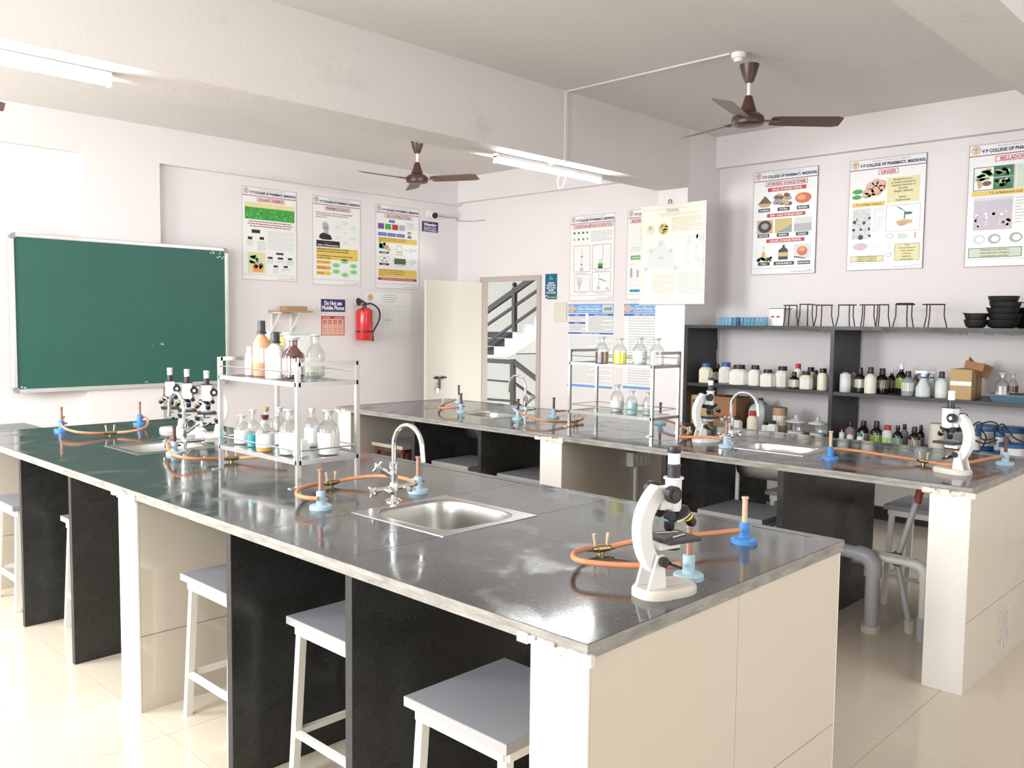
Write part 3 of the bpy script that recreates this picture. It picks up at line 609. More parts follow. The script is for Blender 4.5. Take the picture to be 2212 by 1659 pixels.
# right-hand posters on boards
p = on_right('wall_poster', (1631, 374.3), (1761, 590), label='poster titled Ayurvedic dosage forms, leftmost of the three above the shelves', cat='poster', group=PG, thick=.012, sheet='paper_gloss', side='board_side')
college(p, 'AYURVEDIC DOSAGE FORMS', 'maroon', .66)
for v, tx in ((.182, 'SOLID DOSAGE FORMS'), (.43, 'SEMI - SOLID DOSAGE FORMS'), (.675, 'LIQUID DOSAGE FORMS')): p.rect(.23, v-.018, .83, v+.018, 'red'); p.text(.53, v, tx, .027, 'white', maxw=.5)
p.poly([(.07, .315), (.17, .285), (.3, .31), (.25, .345), (.13, .345)], 'tan', 1); p.poly([(.08, .31), (.19, .235), (.3, .31)], 'brown', 2)
for k in range(26): p.ell(.47+rr.uniform(-.12, .12), .285+rr.uniform(-.045, .045), .04, .02, rr.choice(['brown', 'tan', 'grey', 'brown']), 1+k*.05, n=9)
p.ell(.79, .285, .125, .05, 'rust', 1); p.ell(.76, .28, .07, .025, 'orange', 2)
for u, v, tx in ((.18, .375, 'CHURNA'), (.49, .375, 'VATIKA'), (.79, .375, 'BHASMA'), (.18, .622, 'LEHYAM'), (.49, .622, 'GHRITA'), (.79, .622, 'KALKA'), (.2, .895, 'TAILA'), (.52, .895, 'ASAVA/ARISTA'), (.83, .895, 'KWATHA')):
    hw = .16 if '/' in tx else .095; p.rect(u-hw, v-.017, u+hw, v+.017, 'black'); p.text(u, v, tx, .023, 'white', maxw=hw*1.8)
p.rect(.07, .47, .33, .6, 'tan', 1, 'picture'); p.ell(.2, .535, .11, .06, 'black', 2); p.ell(.2, .53, .06, .03, 'grey', 3); p.rect(.36, .465, .63, .6, 'gold', 1, 'picture'); p.poly([(.36, .6), (.52, .56), (.63, .52), (.63, .6)], 'grey', 2); p.rect(.66, .465, .93, .6, 'mgrey', 1, 'picture'); p.rect(.66, .465, .93, .525, 'palegrey', 2, 'picture')
p.rect(.18, .725, .2, .75, 'mgrey', 1, 'picture'); p.poly([(.15, .85), (.16, .79), (.18, .77), (.2, .77), (.22, .79), (.23, .85)], 'gold', 2)
for k in range(18): p.ell(.2+rr.uniform(-.11, .12), .85+rr.uniform(-.015, .015), .025, .012, rr.choice(['dgreen', 'green', 'brown']), 3, n=7)
p.rect(.49, .72, .53, .745, 'black', 1, 'picture'); p.poly([(.43, .86), (.43, .77), (.48, .745), (.54, .745), (.58, .77), (.58, .86)], 'black', 1); p.rect(.435, .79, .575, .83, 'gold', 2)
p.rect(.67, .715, .93, .86, 'palegrey', 1, 'picture'); p.ell(.8, .785, .08, .045, 'rust', 2); p.ell(.8, .77, .05, .02, 'orange', 3); p.poly([(.68, .83), (.85, .85), (.86, .86), (.68, .845)], 'brown', 3)
p.done()
p = on_right('wall_poster', (1838.3, 349.5), (1993, 579.5), label='poster titled ginger with a ginger root picture, middle one above the shelves', cat='poster', group=PG, thick=.012, sheet='paper_gloss', side='board_side')
college(p, 'GINGER', 'red', .26)
for u, v, a, b in ((.3, .25, .07, .045), (.36, .22, .06, .04), (.43, .235, .07, .04), (.28, .3, .09, .04), (.37, .29, .08, .045), (.44, .27, .05, .03), (.24, .325, .06, .025)): p.ell(u, v, a, b, 'tan', 1); p.ell(u-.01, v-.008, a*.75, b*.7, 'skin', 2)
p.ell(.12, .285, .07, .022, 'green', 3); p.ell(.11, .335, .065, .02, 'green', 3)
p.rect(.51, .185, .93, .41, 'cream', 1)
for i, tx in enumerate(('Biological source :-', 'It consists of peeled or', 'unpeeled rhizomes of', 'the plant', 'Zingiber officinale', '', 'Family :', 'Zingiberaceae')): p.text(.72, .205+i*.026, tx, .021, 'brown', maxw=.38)
p.rect(.05, .385, .49, .425, 'yellow'); p.text(.27, .405, 'T.S. of Ginger rhizome', .023, 'brown', maxw=.4)
p.rect(.06, .44, .31, .72, 'palegrey', 1, 'picture')
for k in range(90): p.rect(*(lambda u, v: (u, v, u+.008, v+.014))(rr.uniform(.06, .3), rr.uniform(.44, .70)), 'mgrey', 2, 'picture')
for u, v, r_ in ((.09, .56, .025), (.22, .57, .022), (.29, .53, .018), (.08, .63, .02), (.18, .63, .018), (.29, .63, .018), (.18, .7, .035), (.3, .69, .018), (.12, .54, .01)): p.ell(u, v, r_, r_*.65, 'black', 3)
p.lines(.34, .44, .48, .66, 12, 'mgrey', fill=.2)
p.frame(.51, .43, .95, .665, 'mgrey', .006); p.poly([(.74, .56), (.75, .49), (.66, .455), (.63, .44), (.7, .46), (.765, .495), (.755, .56)], 'dgreen', 2); p.ell(.8, .51, .05, .012, 'dgreen', 2); p.ell(.75, .585, .11, .022, 'gold', 1); p.ell(.72, .6, .06, .02, 'tan', 2)
p.ell(.57, .705, .055, .022, 'lgrey', 1); p.ell(.57, .705, .04, .014, 'paper' if False else 'white', 2); p.rect(.67, .685, .8, .73, 'palegrey', 1, 'picture'); p.rect(.88, .68, .91, .735, 'pink', 1, 'picture')
p.ell(.18, .785, .1, .035, 'lilac', 1); p.ell(.17, .785, .04, .018, 'pink', 2); p.lines(.3, .76, .46, .83, 5, 'mgrey', fill=.2); p.rect(.565, .76, .58, .82, 'palegrey', 1, 'picture'); p.ell(.56, .87, .045, .022, 'lgrey', 1); p.ell(.56, .87, .03, .014, 'white', 2)
for (u0, v0, u1, v1, tt) in ((.05, .87, .5, .925, ('Chemical constituents', 'Gingerone, Zingerol,', 'Paradole, Zingiberene')), (.64, .775, .96, .925, ('Uses', 'For treatment of', 'colds, nausea,', 'arthritis,', 'migraines,', 'hypertension'))):
    p.rect(u0, v0, u1, v1, 'cream'); p.frame(u0, v0, u1, v1, 'olive', .006, 2)
    for i, tx in enumerate(tt): p.text((u0+u1)/2, v0+(v1-v0)*(i+.5)/len(tt), tx, .019, 'olive', 3, maxw=(u1-u0)*.9)
p.done()
a, b = PX(2096, 316.5, XB), PX(2088.6, 577.7, XB); pw = .63
p = Print('wall_poster', (XB-.001, a.y, a.z), (XB-.001, a.y-pw, a.z), (XB-.001, a.y, b.z), OUT_B, label='poster titled belladonna cut by the right edge of the photo', cat='poster', group=PG, thick=.012, sheet='paper_gloss', side='board_side')
college(p, 'BELLADONNA', 'red', .46)
p.frame(.06, .185, .5, .375, 'black', .007); p.rect(.5, .185, .52, .375, 'palegrey')
for k in range(16): p.ell(.17+rr.uniform(-.08, .08), .25+rr.uniform(-.04, .04), .035, .012, rr.choice(['dgreen', 'green', 'olive']), 1, n=7)
p.poly([(.1, .3), (.15, .29), (.16, .34), (.12, .365)], 'tan', 1); p.ell(.21, .32, .05, .02, 'brown', 1)
for (v0, v1) in ((.19, .275), (.28, .37)):
    p.rect(.28, v0, .49, v1, 'dgreen', 1, 'picture')
    for k in range(12): p.ell(rr.uniform(.31, .46), rr.uniform(v0+.02, v1-.02), .03, .015, rr.choice(['green', 'black', 'dgreen', 'sage']), 2, n=6)
p.rect(.53, .185, .95, .375, 'sage'); 
for i, tx in enumerate(('Biological source :-', 'It consists of dried', 'leaves and roots of', 'Atropa belladonna', '', 'Family :', 'Solanaceae')): p.text(.74, .205+i*.026, tx, .02, 'brown', maxw=.38)
p.rect(.05, .38, .8, .42, 'yellow'); p.text(.42, .4, 'T.S. of Belladonna root', .024, 'brown', maxw=.6)
p.rect(.08, .435, .5, .70, 'lilac', 1, 'picture'); p.rect(.08, .435, .5, .46, 'palegrey', 2, 'picture')
for k in range(40): p.ell(rr.uniform(.09, .49), rr.uniform(.55, .69), .02, .012, rr.choice(['palegrey', 'pink', 'lilac', 'white']), 2, n=7)
p.lines(.53, .44, .62, .66, 9, 'mgrey', fill=.2)
for u, v, c in ((.75, .47, 'mgrey'), (.8, .57, 'lilac'), (.15, .775, 'palegrey'), (.32, .775, 'mgrey'), (.55, .77, 'mgrey'), (.77, .76, 'pink')): p.ell(u, v, .07, .04, c, 1); p.ell(u+.01, v, .045, .025, 'white', 2)
for (u0, u1, tt) in ((.04, .62, ('Chemical constituents :-', 'L-hyoscyamine, atropine,', 'scopolamine, hyoscine')), (.65, .97, ('Uses', 'Sedative,', 'antispasmodic'))):
    p.rect(u0, .845, u1, .925, 'sage'); p.frame(u0, .845, u1, .925, 'dgreen', .007, 2)
    for i, tx in enumerate(tt): p.text((u0+u1)/2, .86+i*.025, tx, .021, 'olive', 3, maxw=(u1-u0)*.9)
p.done()
# hanging fennel chart on the pilaster
xc = PXF-.012; a, b = PX(1386.5, 446.5, xc), PX(1519.6, 655, xc); tr = PX(1527, 432.7, xc)
p = Print('hanging_chart', (xc, a.y, tr.z-.012), (xc, tr.y, tr.z-.012), (xc, a.y, b.z+.004), OUT_B, label='cream roll chart titled fennel hanging on the pillar from a hook', cat='chart', thick=.003, sheet='paper_cream')
MB().tube([(-.004, p.h+.003, .002), (p.w+.004, p.h+.003, .002)], .011, 10).build('top_rod', 'white_plastic', p.root); MB().tube([(-.004, -.002, .002), (p.w+.004, -.002, .002)], .012, 10).build('bottom_rod', 'white_plastic', p.root)
hk = [(.45*p.w+.016*math.cos(t/10*math.pi), p.h+.03+.022*math.sin(t/10*math.pi), .004) for t in range(11)]; MB().tube([(hk[0][0], p.h+.01, .004)]+hk+[(hk[-1][0], p.h+.01, .004)], .0035, 6).build('hook', 'scope_gun', p.root)
p.text(.5, .05, 'FENNEL', .04, 'mgrey', maxw=.2); p.lines(.25, .075, .95, .11, 2, 'gold', fill=.25, center=True); p.lines(.48, .12, .94, .27, 9, 'gold', fill=.3)
p.ell(.15, .24, .07, .055, 'sage', 1); p.ell(.15, .22, .03, .025, 'gold', 2); p.ell(.36, .235, .08, .058, 'gold', 1)
for k in range(30): p.ell(.36+rr.uniform(-.055, .055), .235+rr.uniform(-.04, .04), .018, .007, rr.choice(['tan', 'olive', 'cream']), 2, n=6)
star = [(.05, .66), (.04, .63), (.12, .57), (.13, .5), (.11, .44), (.16, .42), (.24, .43), (.29, .35), (.33, .34), (.37, .36), (.42, .44), (.5, .44), (.53, .46), (.51, .52), (.55, .59), (.6, .63), (.6, .66), (.54, .66), (.45, .63), (.32, .65), (.2, .63), (.1, .67)]
p.poly(star, 'palegrey', 1); p.ell(.33, .53, .05, .013, 'lgrey', 2)
for u, v in ((.32, .385), (.17, .46), (.48, .46), (.09, .64), (.56, .64)): p.ell(u, v, .022, .018, 'lilac', 2)
for u, v, a_, b_ in ((.75, .37, .03, .06), (.85, .33, .04, .03), (.92, .34, .06, .05), (.74, .47, .04, .02), (.87, .47, .018, .06), (.73, .58, .04, .05), (.86, .55, .04, .025), (.93, .59, .05, .05)): p.ell(u, v, a_, b_, 'palegrey', 1)
p.lines(.03, .70, .15, .95, 10, 'palegrey', fill=.2); p.lines(.2, .70, .56, .90, 13, 'gold', fill=.25); p.lines(.6, .69, .95, .91, 17, 'mgrey', fill=.25); p.frame(.03, .03, .97, .985, 'gold', .003)
p.done()
# signs
p = on_far('warning_sign', (909.9, 476), (947.3, 504), label='dark blue warning sign for camera surveillance below the camera', cat='sign')
p.rect(.03, .03, .97, .97, 'indigo'); p.text(.5, .3, 'Warning', .055, 'white', maxw=.75, bold=.04); p.text(.5, .6, 'This area is under', .03, 'white', maxw=.72, bold=.03); p.text(.5, .81, 'CCTV surveillance', .03, 'white', maxw=.75, bold=.03); p.done()
p = on_far('phone_sign', (692.9, 645.6), (745.4, 674), label='blue sign reading Do Not use Mobile Phone', cat='sign')
p.rect(0, 0, 1, 1, 'indigo'); p.rect(.0, .0, 1, 1, 'blue', 1.5) if False else None; p.text(.5, .3, 'Do Not use', .062, 'white', maxw=.72, bold=.04); p.text(.5, .68, 'Mobile Phone', .062, 'white', maxw=.92, bold=.04); p.done()
p = on_far('evacuation_notice', (693.6, 682.3), (743.7, 724.2), label='small red and pink pictogram notice under the phone sign', cat='notice')
p.rect(0, 0, 1, 1, 'red'); p.rect(.03, .14, .97, .97, 'pink', 2); p.text(.22, .075, 'FIRE ACTION', .02, 'white', 2, maxw=.3); p.text(.77, .075, 'EVACUATION', .02, 'white', 2, maxw=.36)
for u in (.15, .37, .59, .81): p.rect(u-.06, .22, u+.06, .42, 'maroon', 3); p.rect(u-.03, .26, u+.03, .4, 'pink', 4); p.rect(u-.06, .5, u-.05, .68, 'brown', 3); p.rect(u-.06, .66, u+.06, .675, 'brown', 3); p.lines(u-.06, .74, u+.06, .86, 3, 'brown', L=3, fill=.25)
p.done()
p = on_far('timetable_sheet', (790.6, 631), (887.6, 719.8), label='white timetable sheet with a ruled grid behind the fire extinguisher', cat='notice')
p.ell(.09, .12, .07, .1, 'palegrey', 1, 'logo'); p.ell(.09, .12, .045, .065, 'orange', 2, 'logo')
for i, wdt in enumerate((.25, .35, .3, .2)): p.lines(.5-wdt/2, .04+i*.055, .5+wdt/2, .07+i*.055, 1, 'mgrey')
p.frame(.02, .31, .99, .98, 'lgrey', .004)
for k in range(1, 15): p.rect(.02, .31+.67*k/15, .99, .3125+.67*k/15, 'lgrey')
for u in (.14, .25, .36, .48, .6, .72, .85): p.rect(u, .31, u+.003, .98, 'lgrey')
p.text(.48, .67, 'Lunch Break', .02, 'grey'); p.done()
p = on_right('switch_sign', (1178.4, 592), (1203.2, 646.6), label='narrow blue and green sign about switching off lights beside the doorway', cat='sign')
p.rect(0, 0, 1, .84, 'teal'); p.rect(.2, .84, 1, 1, 'dgreen'); p.ell(.1, .92, .08, .05, 'black', 1); p.rect(.38, .06, .46, .26, 'cyan', 2); p.poly([(.5, .2), (.5, .12), (.66, .2), (.6, .24)], 'cyan', 2)
for i, tx in enumerate(('PLEASE', 'SWITCH OFF', 'LIGHT & FAN', 'WHEN', 'NOT IN USE')): p.text(.5, .36+i*.095, tx, .028, 'white', maxw=.75, bold=.03)
p.text(.6, .92, 'SAVE ENERGY', .02, 'sage', maxw=.7); p.done()
a, b = PX(1199, 653.5, XB), PX(1225, 695, XB)
t = thing('junction_plate', (XB, (a.y+b.y)/2, (a.z+b.z)/2), 0, 'cream square electrical cover plate left of the blue notice', 'cover plate')
MB().box(-.018, -.001, b.y-(a.y+b.y)/2, a.y-(a.y+b.y)/2, b.z-(a.z+b.z)/2, a.z-(a.z+b.z)/2).build('plate', 'door_cream', t, False, bevel=.004)
for yy in (-.07, .07):
    for zz in (-.09, .09): MB().tube([(-.0195, yy, zz), (-.016, yy, zz)], .006, 8).build('screw', 'alu', t)
# ------------------------------------------------------------------ doorway and stairwell
d = struct('door_1', MB().box(XB-.02, XB+.065, DY0-.055, DY0, 0, DZ+.055).box(XB-.02, XB+.065, DY1, DY1+.055, 0, DZ+.055).box(XB-.02, XB+.065, DY0, DY1, DZ, DZ+.055), 'door_frame')
lf = thing('door_leaf', (XB-.02, DY1+.01, 0), R(179), 'cream door leaf standing open against the far wall', 'door')
MB().box(0, .865, -.035, 0, .012, DZ-.008).build('panel', 'door_cream', lf, False, bevel=.002)
yl = DY1+.03
a = PY(948, 815.5, yl); lx, lz = XB-.02-a.x, a.z
lt = MB().tube([(lx-.10, .008, lz), (lx+.09, .008, lz)], .008, 8).box(lx-.07, lx-.03, 0, .006, lz-.02, lz+.02).box(lx+.02, lx+.06, 0, .006, lz-.02, lz+.02).build('tower_bolt', 'scope_gun', lf)
MB().box(lx-.012, lx+.012, .002, .014, lz-.13, lz).build('bolt_handle', 'scope_gun', lt, False)
MB().tube([(lx+.045+.02*math.cos(t*.5), .01, lz-.09+.03*math.sin(t*.5)) for t in range(13)], .005, 6).box(lx+.025, lx+.065, 0, .02, lz-.17, lz-.12).build('padlock', 'steel', lf)
for zz in (.25, 1.05, 1.85): MB().tube([(-.004, -.01, zz-.05), (-.004, -.01, zz+.05)], .008, 8).build('hinge', 'steel', lf)
WX = 10.4
struct('wall_stair_back', MB().box(WX, WX+.1, 3.8, 14.0, -1.2, 4.4), 'stair_wall')
struct('wall_stair_side', MB().box(XB+.06, WX, 14.0, 14.1, -1.2, 4.4), 'stair_wall'); struct('wall_stair_end', MB().box(XB+.06, WX, 3.7, 3.8, -1.2, 4.4), 'stair_wall')
struct('wall_stair_top', MB().box(XB+.06, WX, 3.7, 14.1, 4.3, 4.4), 'stair_wall'); struct('floor_landing', MB().box(XB, 8.62, 3.8, 14.0, -.12, -.002).box(8.62, WX, 3.8, 14.0, -1.3, -1.2), 'floor_tile')
XS = 8.75
def q(px, py): v = PX(px, py, XS); return (v.y, v.z)
st = thing('staircase', (XS, q(1107, 730)[0], q(1107, 730)[1]), 0, 'white sided staircase with black steps beyond the doorway', 'staircase'); oy, oz = q(1107, 730)
zig = [(1040, 785), (1040, 767), (1067, 767), (1067, 749), (1090, 749), (1090, 731), (1107, 731), (1107, 716), (1129, 716), (1130, 700), (1153, 700), (1154, 682.5), (1177, 682), (1178, 665), (1201, 664), (1202, 647), (1225, 646), (1226, 629), (1249, 628), (1250, 611), (1273, 610), (1274, 593), (1320, 592)]
poly = [q(*c) for c in zig]+[q(1320, 624), q(1111, 764), q(1085, 779)]
MB().prism([(a-oy, b-oz) for a, b in poly], 'x', 0, .06).build('stringer', 'stair_white', st, False)
MB().prism([(a-oy, b-oz) for a, b in [q(1111, 764), q(1320, 624), q(1320, 618), q(1111, 758)]], 'x', .0601, 1.64).build('soffit', 'stair_white', st, False)  # extended unseen past the doorway and to the back wall, blocking light upwards
for (x0, y0, x1, y1) in ((1038, 716.5, 1107, 731), (1038, 731.4, 1090, 749), (1038, 749.4, 1067, 767)):
    a, b = q(x0, y0), q(x1, y1); MB().box(.055, 1.2, b[0]-oy, a[0]-oy, b[1]-oz, a[1]-oz).build('step', 'step_black', st, False)
for (x0, y0, x1, y1) in ((1107, 716, 1129, 718), (1130, 700, 1153, 702), (1154, 682.5, 1177, 684)):
    a, b = q(x0, y0), q(x1, y1); MB().box(-.02, 1.2, b[0]-oy, a[0]-oy, b[1]-oz, a[1]-oz).build('tread', 'stair_white', st, False)
XS = 8.68
def rail(mb, p0, p1, w, h): a, b = q(*p0), q(*p1); mb.bar((0, a[0]-oy, a[1]-oz), (0, b[0]-oy, b[1]-oz), w, h)
oy, oz = q(1111, 717); r1 = thing('stair_railing', (XS, oy, oz), 0, 'dark brown stair railing rising to the right behind the doorway', 'railing')
m = MB(); rail(m, (1030, 687), (1195, 570), .05, .075); m.build('handrail', 'rail_brown', r1, False)
for a, b in (((1030, 717), (1195, 604)), ((1030, 757), (1195, 640))): m = MB(); rail(m, a, b, .03, .036); m.build('mid_rail', 'rail_brown', r1, False)
m = MB(); rail(m, (1111, 717), (1111.5, 621), .055, .055); m.build('newel_post', 'rail_brown', r1, False)
a = q(1111.5, 615); m = MB(); m.lathe([(.01, -.05), (.02, -.045), (.012, -.03), (.03, -.015), (.036, 0), (.03, .02), (.008, .034)], (0, a[0]-oy, a[1]-oz), 14); m.build('ball_finial', 'rail_brown', r1)
oy, oz = q(1108, 900); r2 = thing('landing_railing', (XS, oy, -.002), 0, 'dark railing of the lower landing behind the far tap', 'railing'); oz = -.002
m = MB(); rail(m, (1108, 900), (1108, 776), .05, .07); m.add([(x, y-q(1108, 776)[0]*0, z) for x, y, z in []], []); m.build('newel_post', 'rail_brown', r2, False)
gz = q(1108, 900)[1]+.002
MB().box(-.05, .05, -.06, .06, 0, max(.02, gz+.01)).build('post_foot', 'rail_brown', r2, False)
for a, b, w_ in (((1020, 777), (1108, 782), .06), ((1108, 780), (1190, 842), .06), ((1020, 817.5), (1108, 825.5), .024), ((1108, 825), (1190, 883), .024), ((1020, 859.5), (1108, 866.5), .03), ((1108, 866), (1190, 920), .03)):
    m = MB(); rail(m, a, b, .04, w_); m.build('handrail' if w_ > .05 else 'mid_rail', 'rail_brown', r2, False)
# ------------------------------------------------------------------ blackboard
yb = YA-PB-.035
a, b = PY(19, 501, yb), PY(496, 829, yb); w_, h_ = b.x-a.x, a.z-b.z
bb = thing('blackboard', (a.x, YA-PB, b.z), 0, 'green chalkboard with an aluminium frame on the far wall', 'blackboard')
MB().box(.02, w_-.02, -.030, -.001, .02, h_-.02).build('writing_surface', 'board_green', bb, False)
for bx in ((.045, w_-.045, h_-.035, h_), (.045, w_-.045, 0, .035)): MB().box(bx[0], bx[1], -.042, -.002, bx[2], bx[3]).build('frame_rail', 'alu', bb, False, bevel=.006)
for x0 in (0, w_-.035): MB().box(x0, x0+.035, -.042, -.002, .045, h_-.045).build('frame_rail', 'alu', bb, False, bevel=.006)
for cx, cz, sx, sz in ((.045, .045, -1, -1), (w_-.045, .045, 1, -1), (.045, h_-.045, -1, 1), (w_-.045, h_-.045, 1, 1)):
    pl = [(cx, cz)]+[(cx+sx*.047*math.cos(t*math.pi/12), cz+sz*.047*math.sin(t*math.pi/12)) for t in range(7)]
    MB().prism(pl, 'y', -.044, -.0015).build('corner_cap', 'grey_plastic', bb, False)
ck = MB(); rr = random.Random(5)
for u, v, n in ((.965, .925, 9), (.93, .955, 12), (.63, .30, 4), (.05, .03, 3), (.45, .02, 12), (.94, .02, 6), (.58, .03, 3)):
    for k in range(n):
        x, z = u*w_+rr.uniform(-.05, .05), v*h_+rr.uniform(-.012, .012); s_ = rr.uniform(.003, .012)
        if .05 < x < w_-.05 and z > .04: ck.box(x, x+s_*1.6, -.0312, -.0303, z, z+s_)
o = ck.build('chalk_marks', 'chalk', bb, False); o['kind'] = 'stuff'
# ------------------------------------------------------------------ ceiling fans
def make_fan(loc, rz, label):
    f = thing('ceiling_fan', loc, rz, label, 'ceiling fan', 'brown ceiling fans')
    MB().box(-.012, -.006, -.006, .006, -.11, 0).box(.006, .012, -.006, .006, -.11, 0).tube([(-.02, 0, -.08), (.02, 0, -.08)], .006, 8).build('hook_shackle', 'steel', f, False)
    MB().lathe([(.062, -.075), (.056, -.1), (.045, -.14), (.028, -.185), (.014, -.19)], n=20).build('upper_canopy', 'fan_brown', f)
    MB().tube([(0, 0, -.19), (0, 0, -.28)], .011, 10).build('down_rod', 'paint_white', f)
    MB().lathe([(.014, -.268), (.024, -.275), (.04, -.33), (.054, -.368), (.05, -.375)][::-1], n=20).build('lower_canopy', 'fan_brown', f)
    MB().lathe([(.03, -.462), (.085, -.458), (.1, -.45), (.104, -.425), (.1, -.405), (.075, -.385), (.04, -.372)], n=28).build('motor', 'fan_brown', f)
    for k in range(3):
        a = k*2*math.pi/3; ca, sa = math.cos(a), math.sin(a)
        def T(r, t, z): return (r*ca-t*sa, r*sa+t*ca, z)
        pr = [(.145, .048), (.19, .058), (.4, .063), (.56, .066), (.60, .05)]; z0 = -.425; vs = []
        for r_, hw in pr:
            for s_ in (-1, 1): vs += [T(r_, s_*hw, z0-s_*hw*.26), T(r_, s_*hw, z0-s_*hw*.26-.004)]
        fs = []
        for i in range(len(pr)-1):
            b_ = i*4; fs += [(b_, b_+4, b_+6, b_+2), (b_+1, b_+3, b_+7, b_+5), (b_, b_+1, b_+5, b_+4), (b_+2, b_+6, b_+7, b_+3)]
        fs += [(0, 2, 3, 1), (16, 17, 19, 18)]
        bl = MB().add(vs, fs).build('blade', 'fan_blade', f, False)
        MB().bar(T(.09, 0, -.428), T(.2, 0, -.428), .045, .006).build('blade_bracket', 'fan_brown', bl, False)
    return f
c = PZ(1620, 114, ZC); f1 = make_fan((c.x, c.y, ZC), R(-46), 'brown three blade ceiling fan hanging above the far bench')
copy_thing(f1, (5.26, 6.33, ZC), R(55), 'brown ceiling fan beyond the beam, above the drug posters')
copy_thing(f1, (1.19, 6.27, ZC), R(-10), 'brown ceiling fan of which only a blade tip shows at the left edge')
cr = thing('ceiling_rose', (c.x-.035, c.y+.06, ZC), 0, 'white ceiling rose beside the mount of the near fan', 'ceiling rose')
MB().lathe([(.03, -.055), (.032, -.035), (.045, -.03), (.05, -.012), (.05, 0)], n=20).build('cover', 'white_plastic', cr); MB().tube([(0, 0, -.055), (.005, 0, -.09), (0, 0, -.11)], .004, 6).build('wire_end', 'cable', cr)
tag(MB().box(5.062, 5.078, c.y+.1, BY0-.012, ZC-.011, ZC).build('ceiling_conduit', 'beam', None, False), 'thin wire casing along the ceiling to the near fan', 'conduit')
# ------------------------------------------------------------------ tube lights under the beam
def tube_light(x0, x1, y, z, label, below=True):
    t = thing('tube_light', ((x0+x1)/2, y, z), 0, label, 'tube light', 'fluorescent tubes under the beams'); L = (x1-x0)/2
    MB().box(-L, L, -.028, .028, -.03, 0).build('batten', 'white_plastic', t, False, bevel=.003)
    MB().tube([(-L+.03, 0, -.052), (L-.03, 0, -.052)], .014, 12).build('tube', 'tube_glow', t)
    for s_ in (-1, 1): MB().box(s_*L-.012 if s_ > 0 else s_*L, s_*L if s_ > 0 else s_*L+.012, -.02, .02, -.072, -.02).build('lamp_holder', 'white_plastic', t, False)
    return t
t1 = tube_light(4.52, 5.74, 4.56, ZBM, 'lit tube light under the beam right of the far ceiling fan')
MB().tube(spline([(.16, .03, -.02), (.14, .05, -.10), (.17, .06, -.155), (.22, .06, -.12), (.23, .04, -.03)], 6), .0035, 6).build('loose_wire', 'white_plastic', t1)
tube_light(0.60, 1.80, 4.56, ZBM, 'lit tube light under the beam at the upper left')
# ------------------------------------------------------------------ fire extinguisher
a = PY(786, 735, YA-.1); e = thing('fire_extinguisher', (a.x, YA-.11, a.z), 0, 'red fire extinguisher hung on the far wall', 'fire extinguisher')
MB().lathe([(.085, 0), (.092, .012), (.093, .30), (.086, .33), (.06, .352), (.03, .362)], n=28).build('cylinder', 'ext_red', e)
MB().lathe([(.0945, .088), (.0945, .105)], n=28, caps=False).build('strap', 'black_plastic', e)
vs = [(.0945*math.cos(R(t)), .0945*math.sin(R(t)), z) for z in (.21, .30) for t in (-62, -50, -38, -26)]
MB().add(vs, [(0, 1, 5, 4), (1, 2, 6, 5), (2, 3, 7, 6)]).build('label_sticker', 'yellow_band', e)
MB().lathe([(.024, .36), (.024, .39), (.018, .395), (.018, .41)], n=14).build('valve', 'scope_gun', e)
MB().bar((.03, 0, .405), (-.10, -.02, .452), .022, .008).bar((.03, 0, .395), (-.12, -.02, .382), .022, .008).build('lever', 'black_plastic', e, False)
MB().tube([(-.035, -.02, .43), (-.10, -.03, .425)], [.012, .04], 12).build('horn', 'black_plastic', e)
MB().tube(spline([(.02, 0, .40), (.10, -.01, .402), (.19, -.01, .34), (.20, -.01, .24), (.13, -.01, .12), (.108, -.01, .08), (.105, -.01, .0)], 7), .0095, 8).build('hose', 'black_plastic', e)
MB().tube([(.105, -.01, .05), (.105, -.01, -.01)], .014, 10).build('nozzle', 'black_plastic', e); MB().box(-.05, .05, .085, .108, .05, .33).build('wall_bracket', 'steel', e, False)
# ------------------------------------------------------------------ surveillance camera and its cable
a = PY(939, 466, YA-.10); cc = thing('surveillance_camera', (a.x, YA, a.z+.03), 0, 'small white surveillance camera with a black lens near the corner', 'camera')
MB().lathe([(.045, 0), (.045, .012), (.03, .02)], n=18).build('mount_plate', 'white_plastic', cc).rotation_euler = (R(90), 0, 0)
MB().tube([(0, -.02, 0), (0, -.055, -.01)], .014, 10).build('arm', 'white_plastic', cc)
dv = Vector((-.35, -1, -.25)).normalized(); c0 = Vector((.01, -.05, -.012)); m = MB(); m.tube([c0, c0+dv*.012, c0+dv*.075, c0+dv*.08], [.02, .041, .045, .042], 20); hd = m.build('housing', 'white_plastic', cc)
MB().tube([c0+dv*.0801, c0+dv*.084], .036, 20).build('lens_face', 'black_plastic', hd)
y_ = YA-.006; P0, P1, P2, P3 = PY(948, 467.5, y_), PY(958, 467, y_), PY(963, 469.5, y_), PY(985, 471, y_); P4 = PX(1048, 475.5, XB-.006)
cor = Vector((XB-.006, YA-.006, (P3.z+P4.z)/2-.004))
tag(MB().tube([P0, P1, P2, P3, cor, cor.lerp(P4, .5)+Vector((0, 0, -.01)), P4], .0055, 6).build('camera_cable', 'cable', None), 'thin grey cable running from the camera to the corner', 'cable')
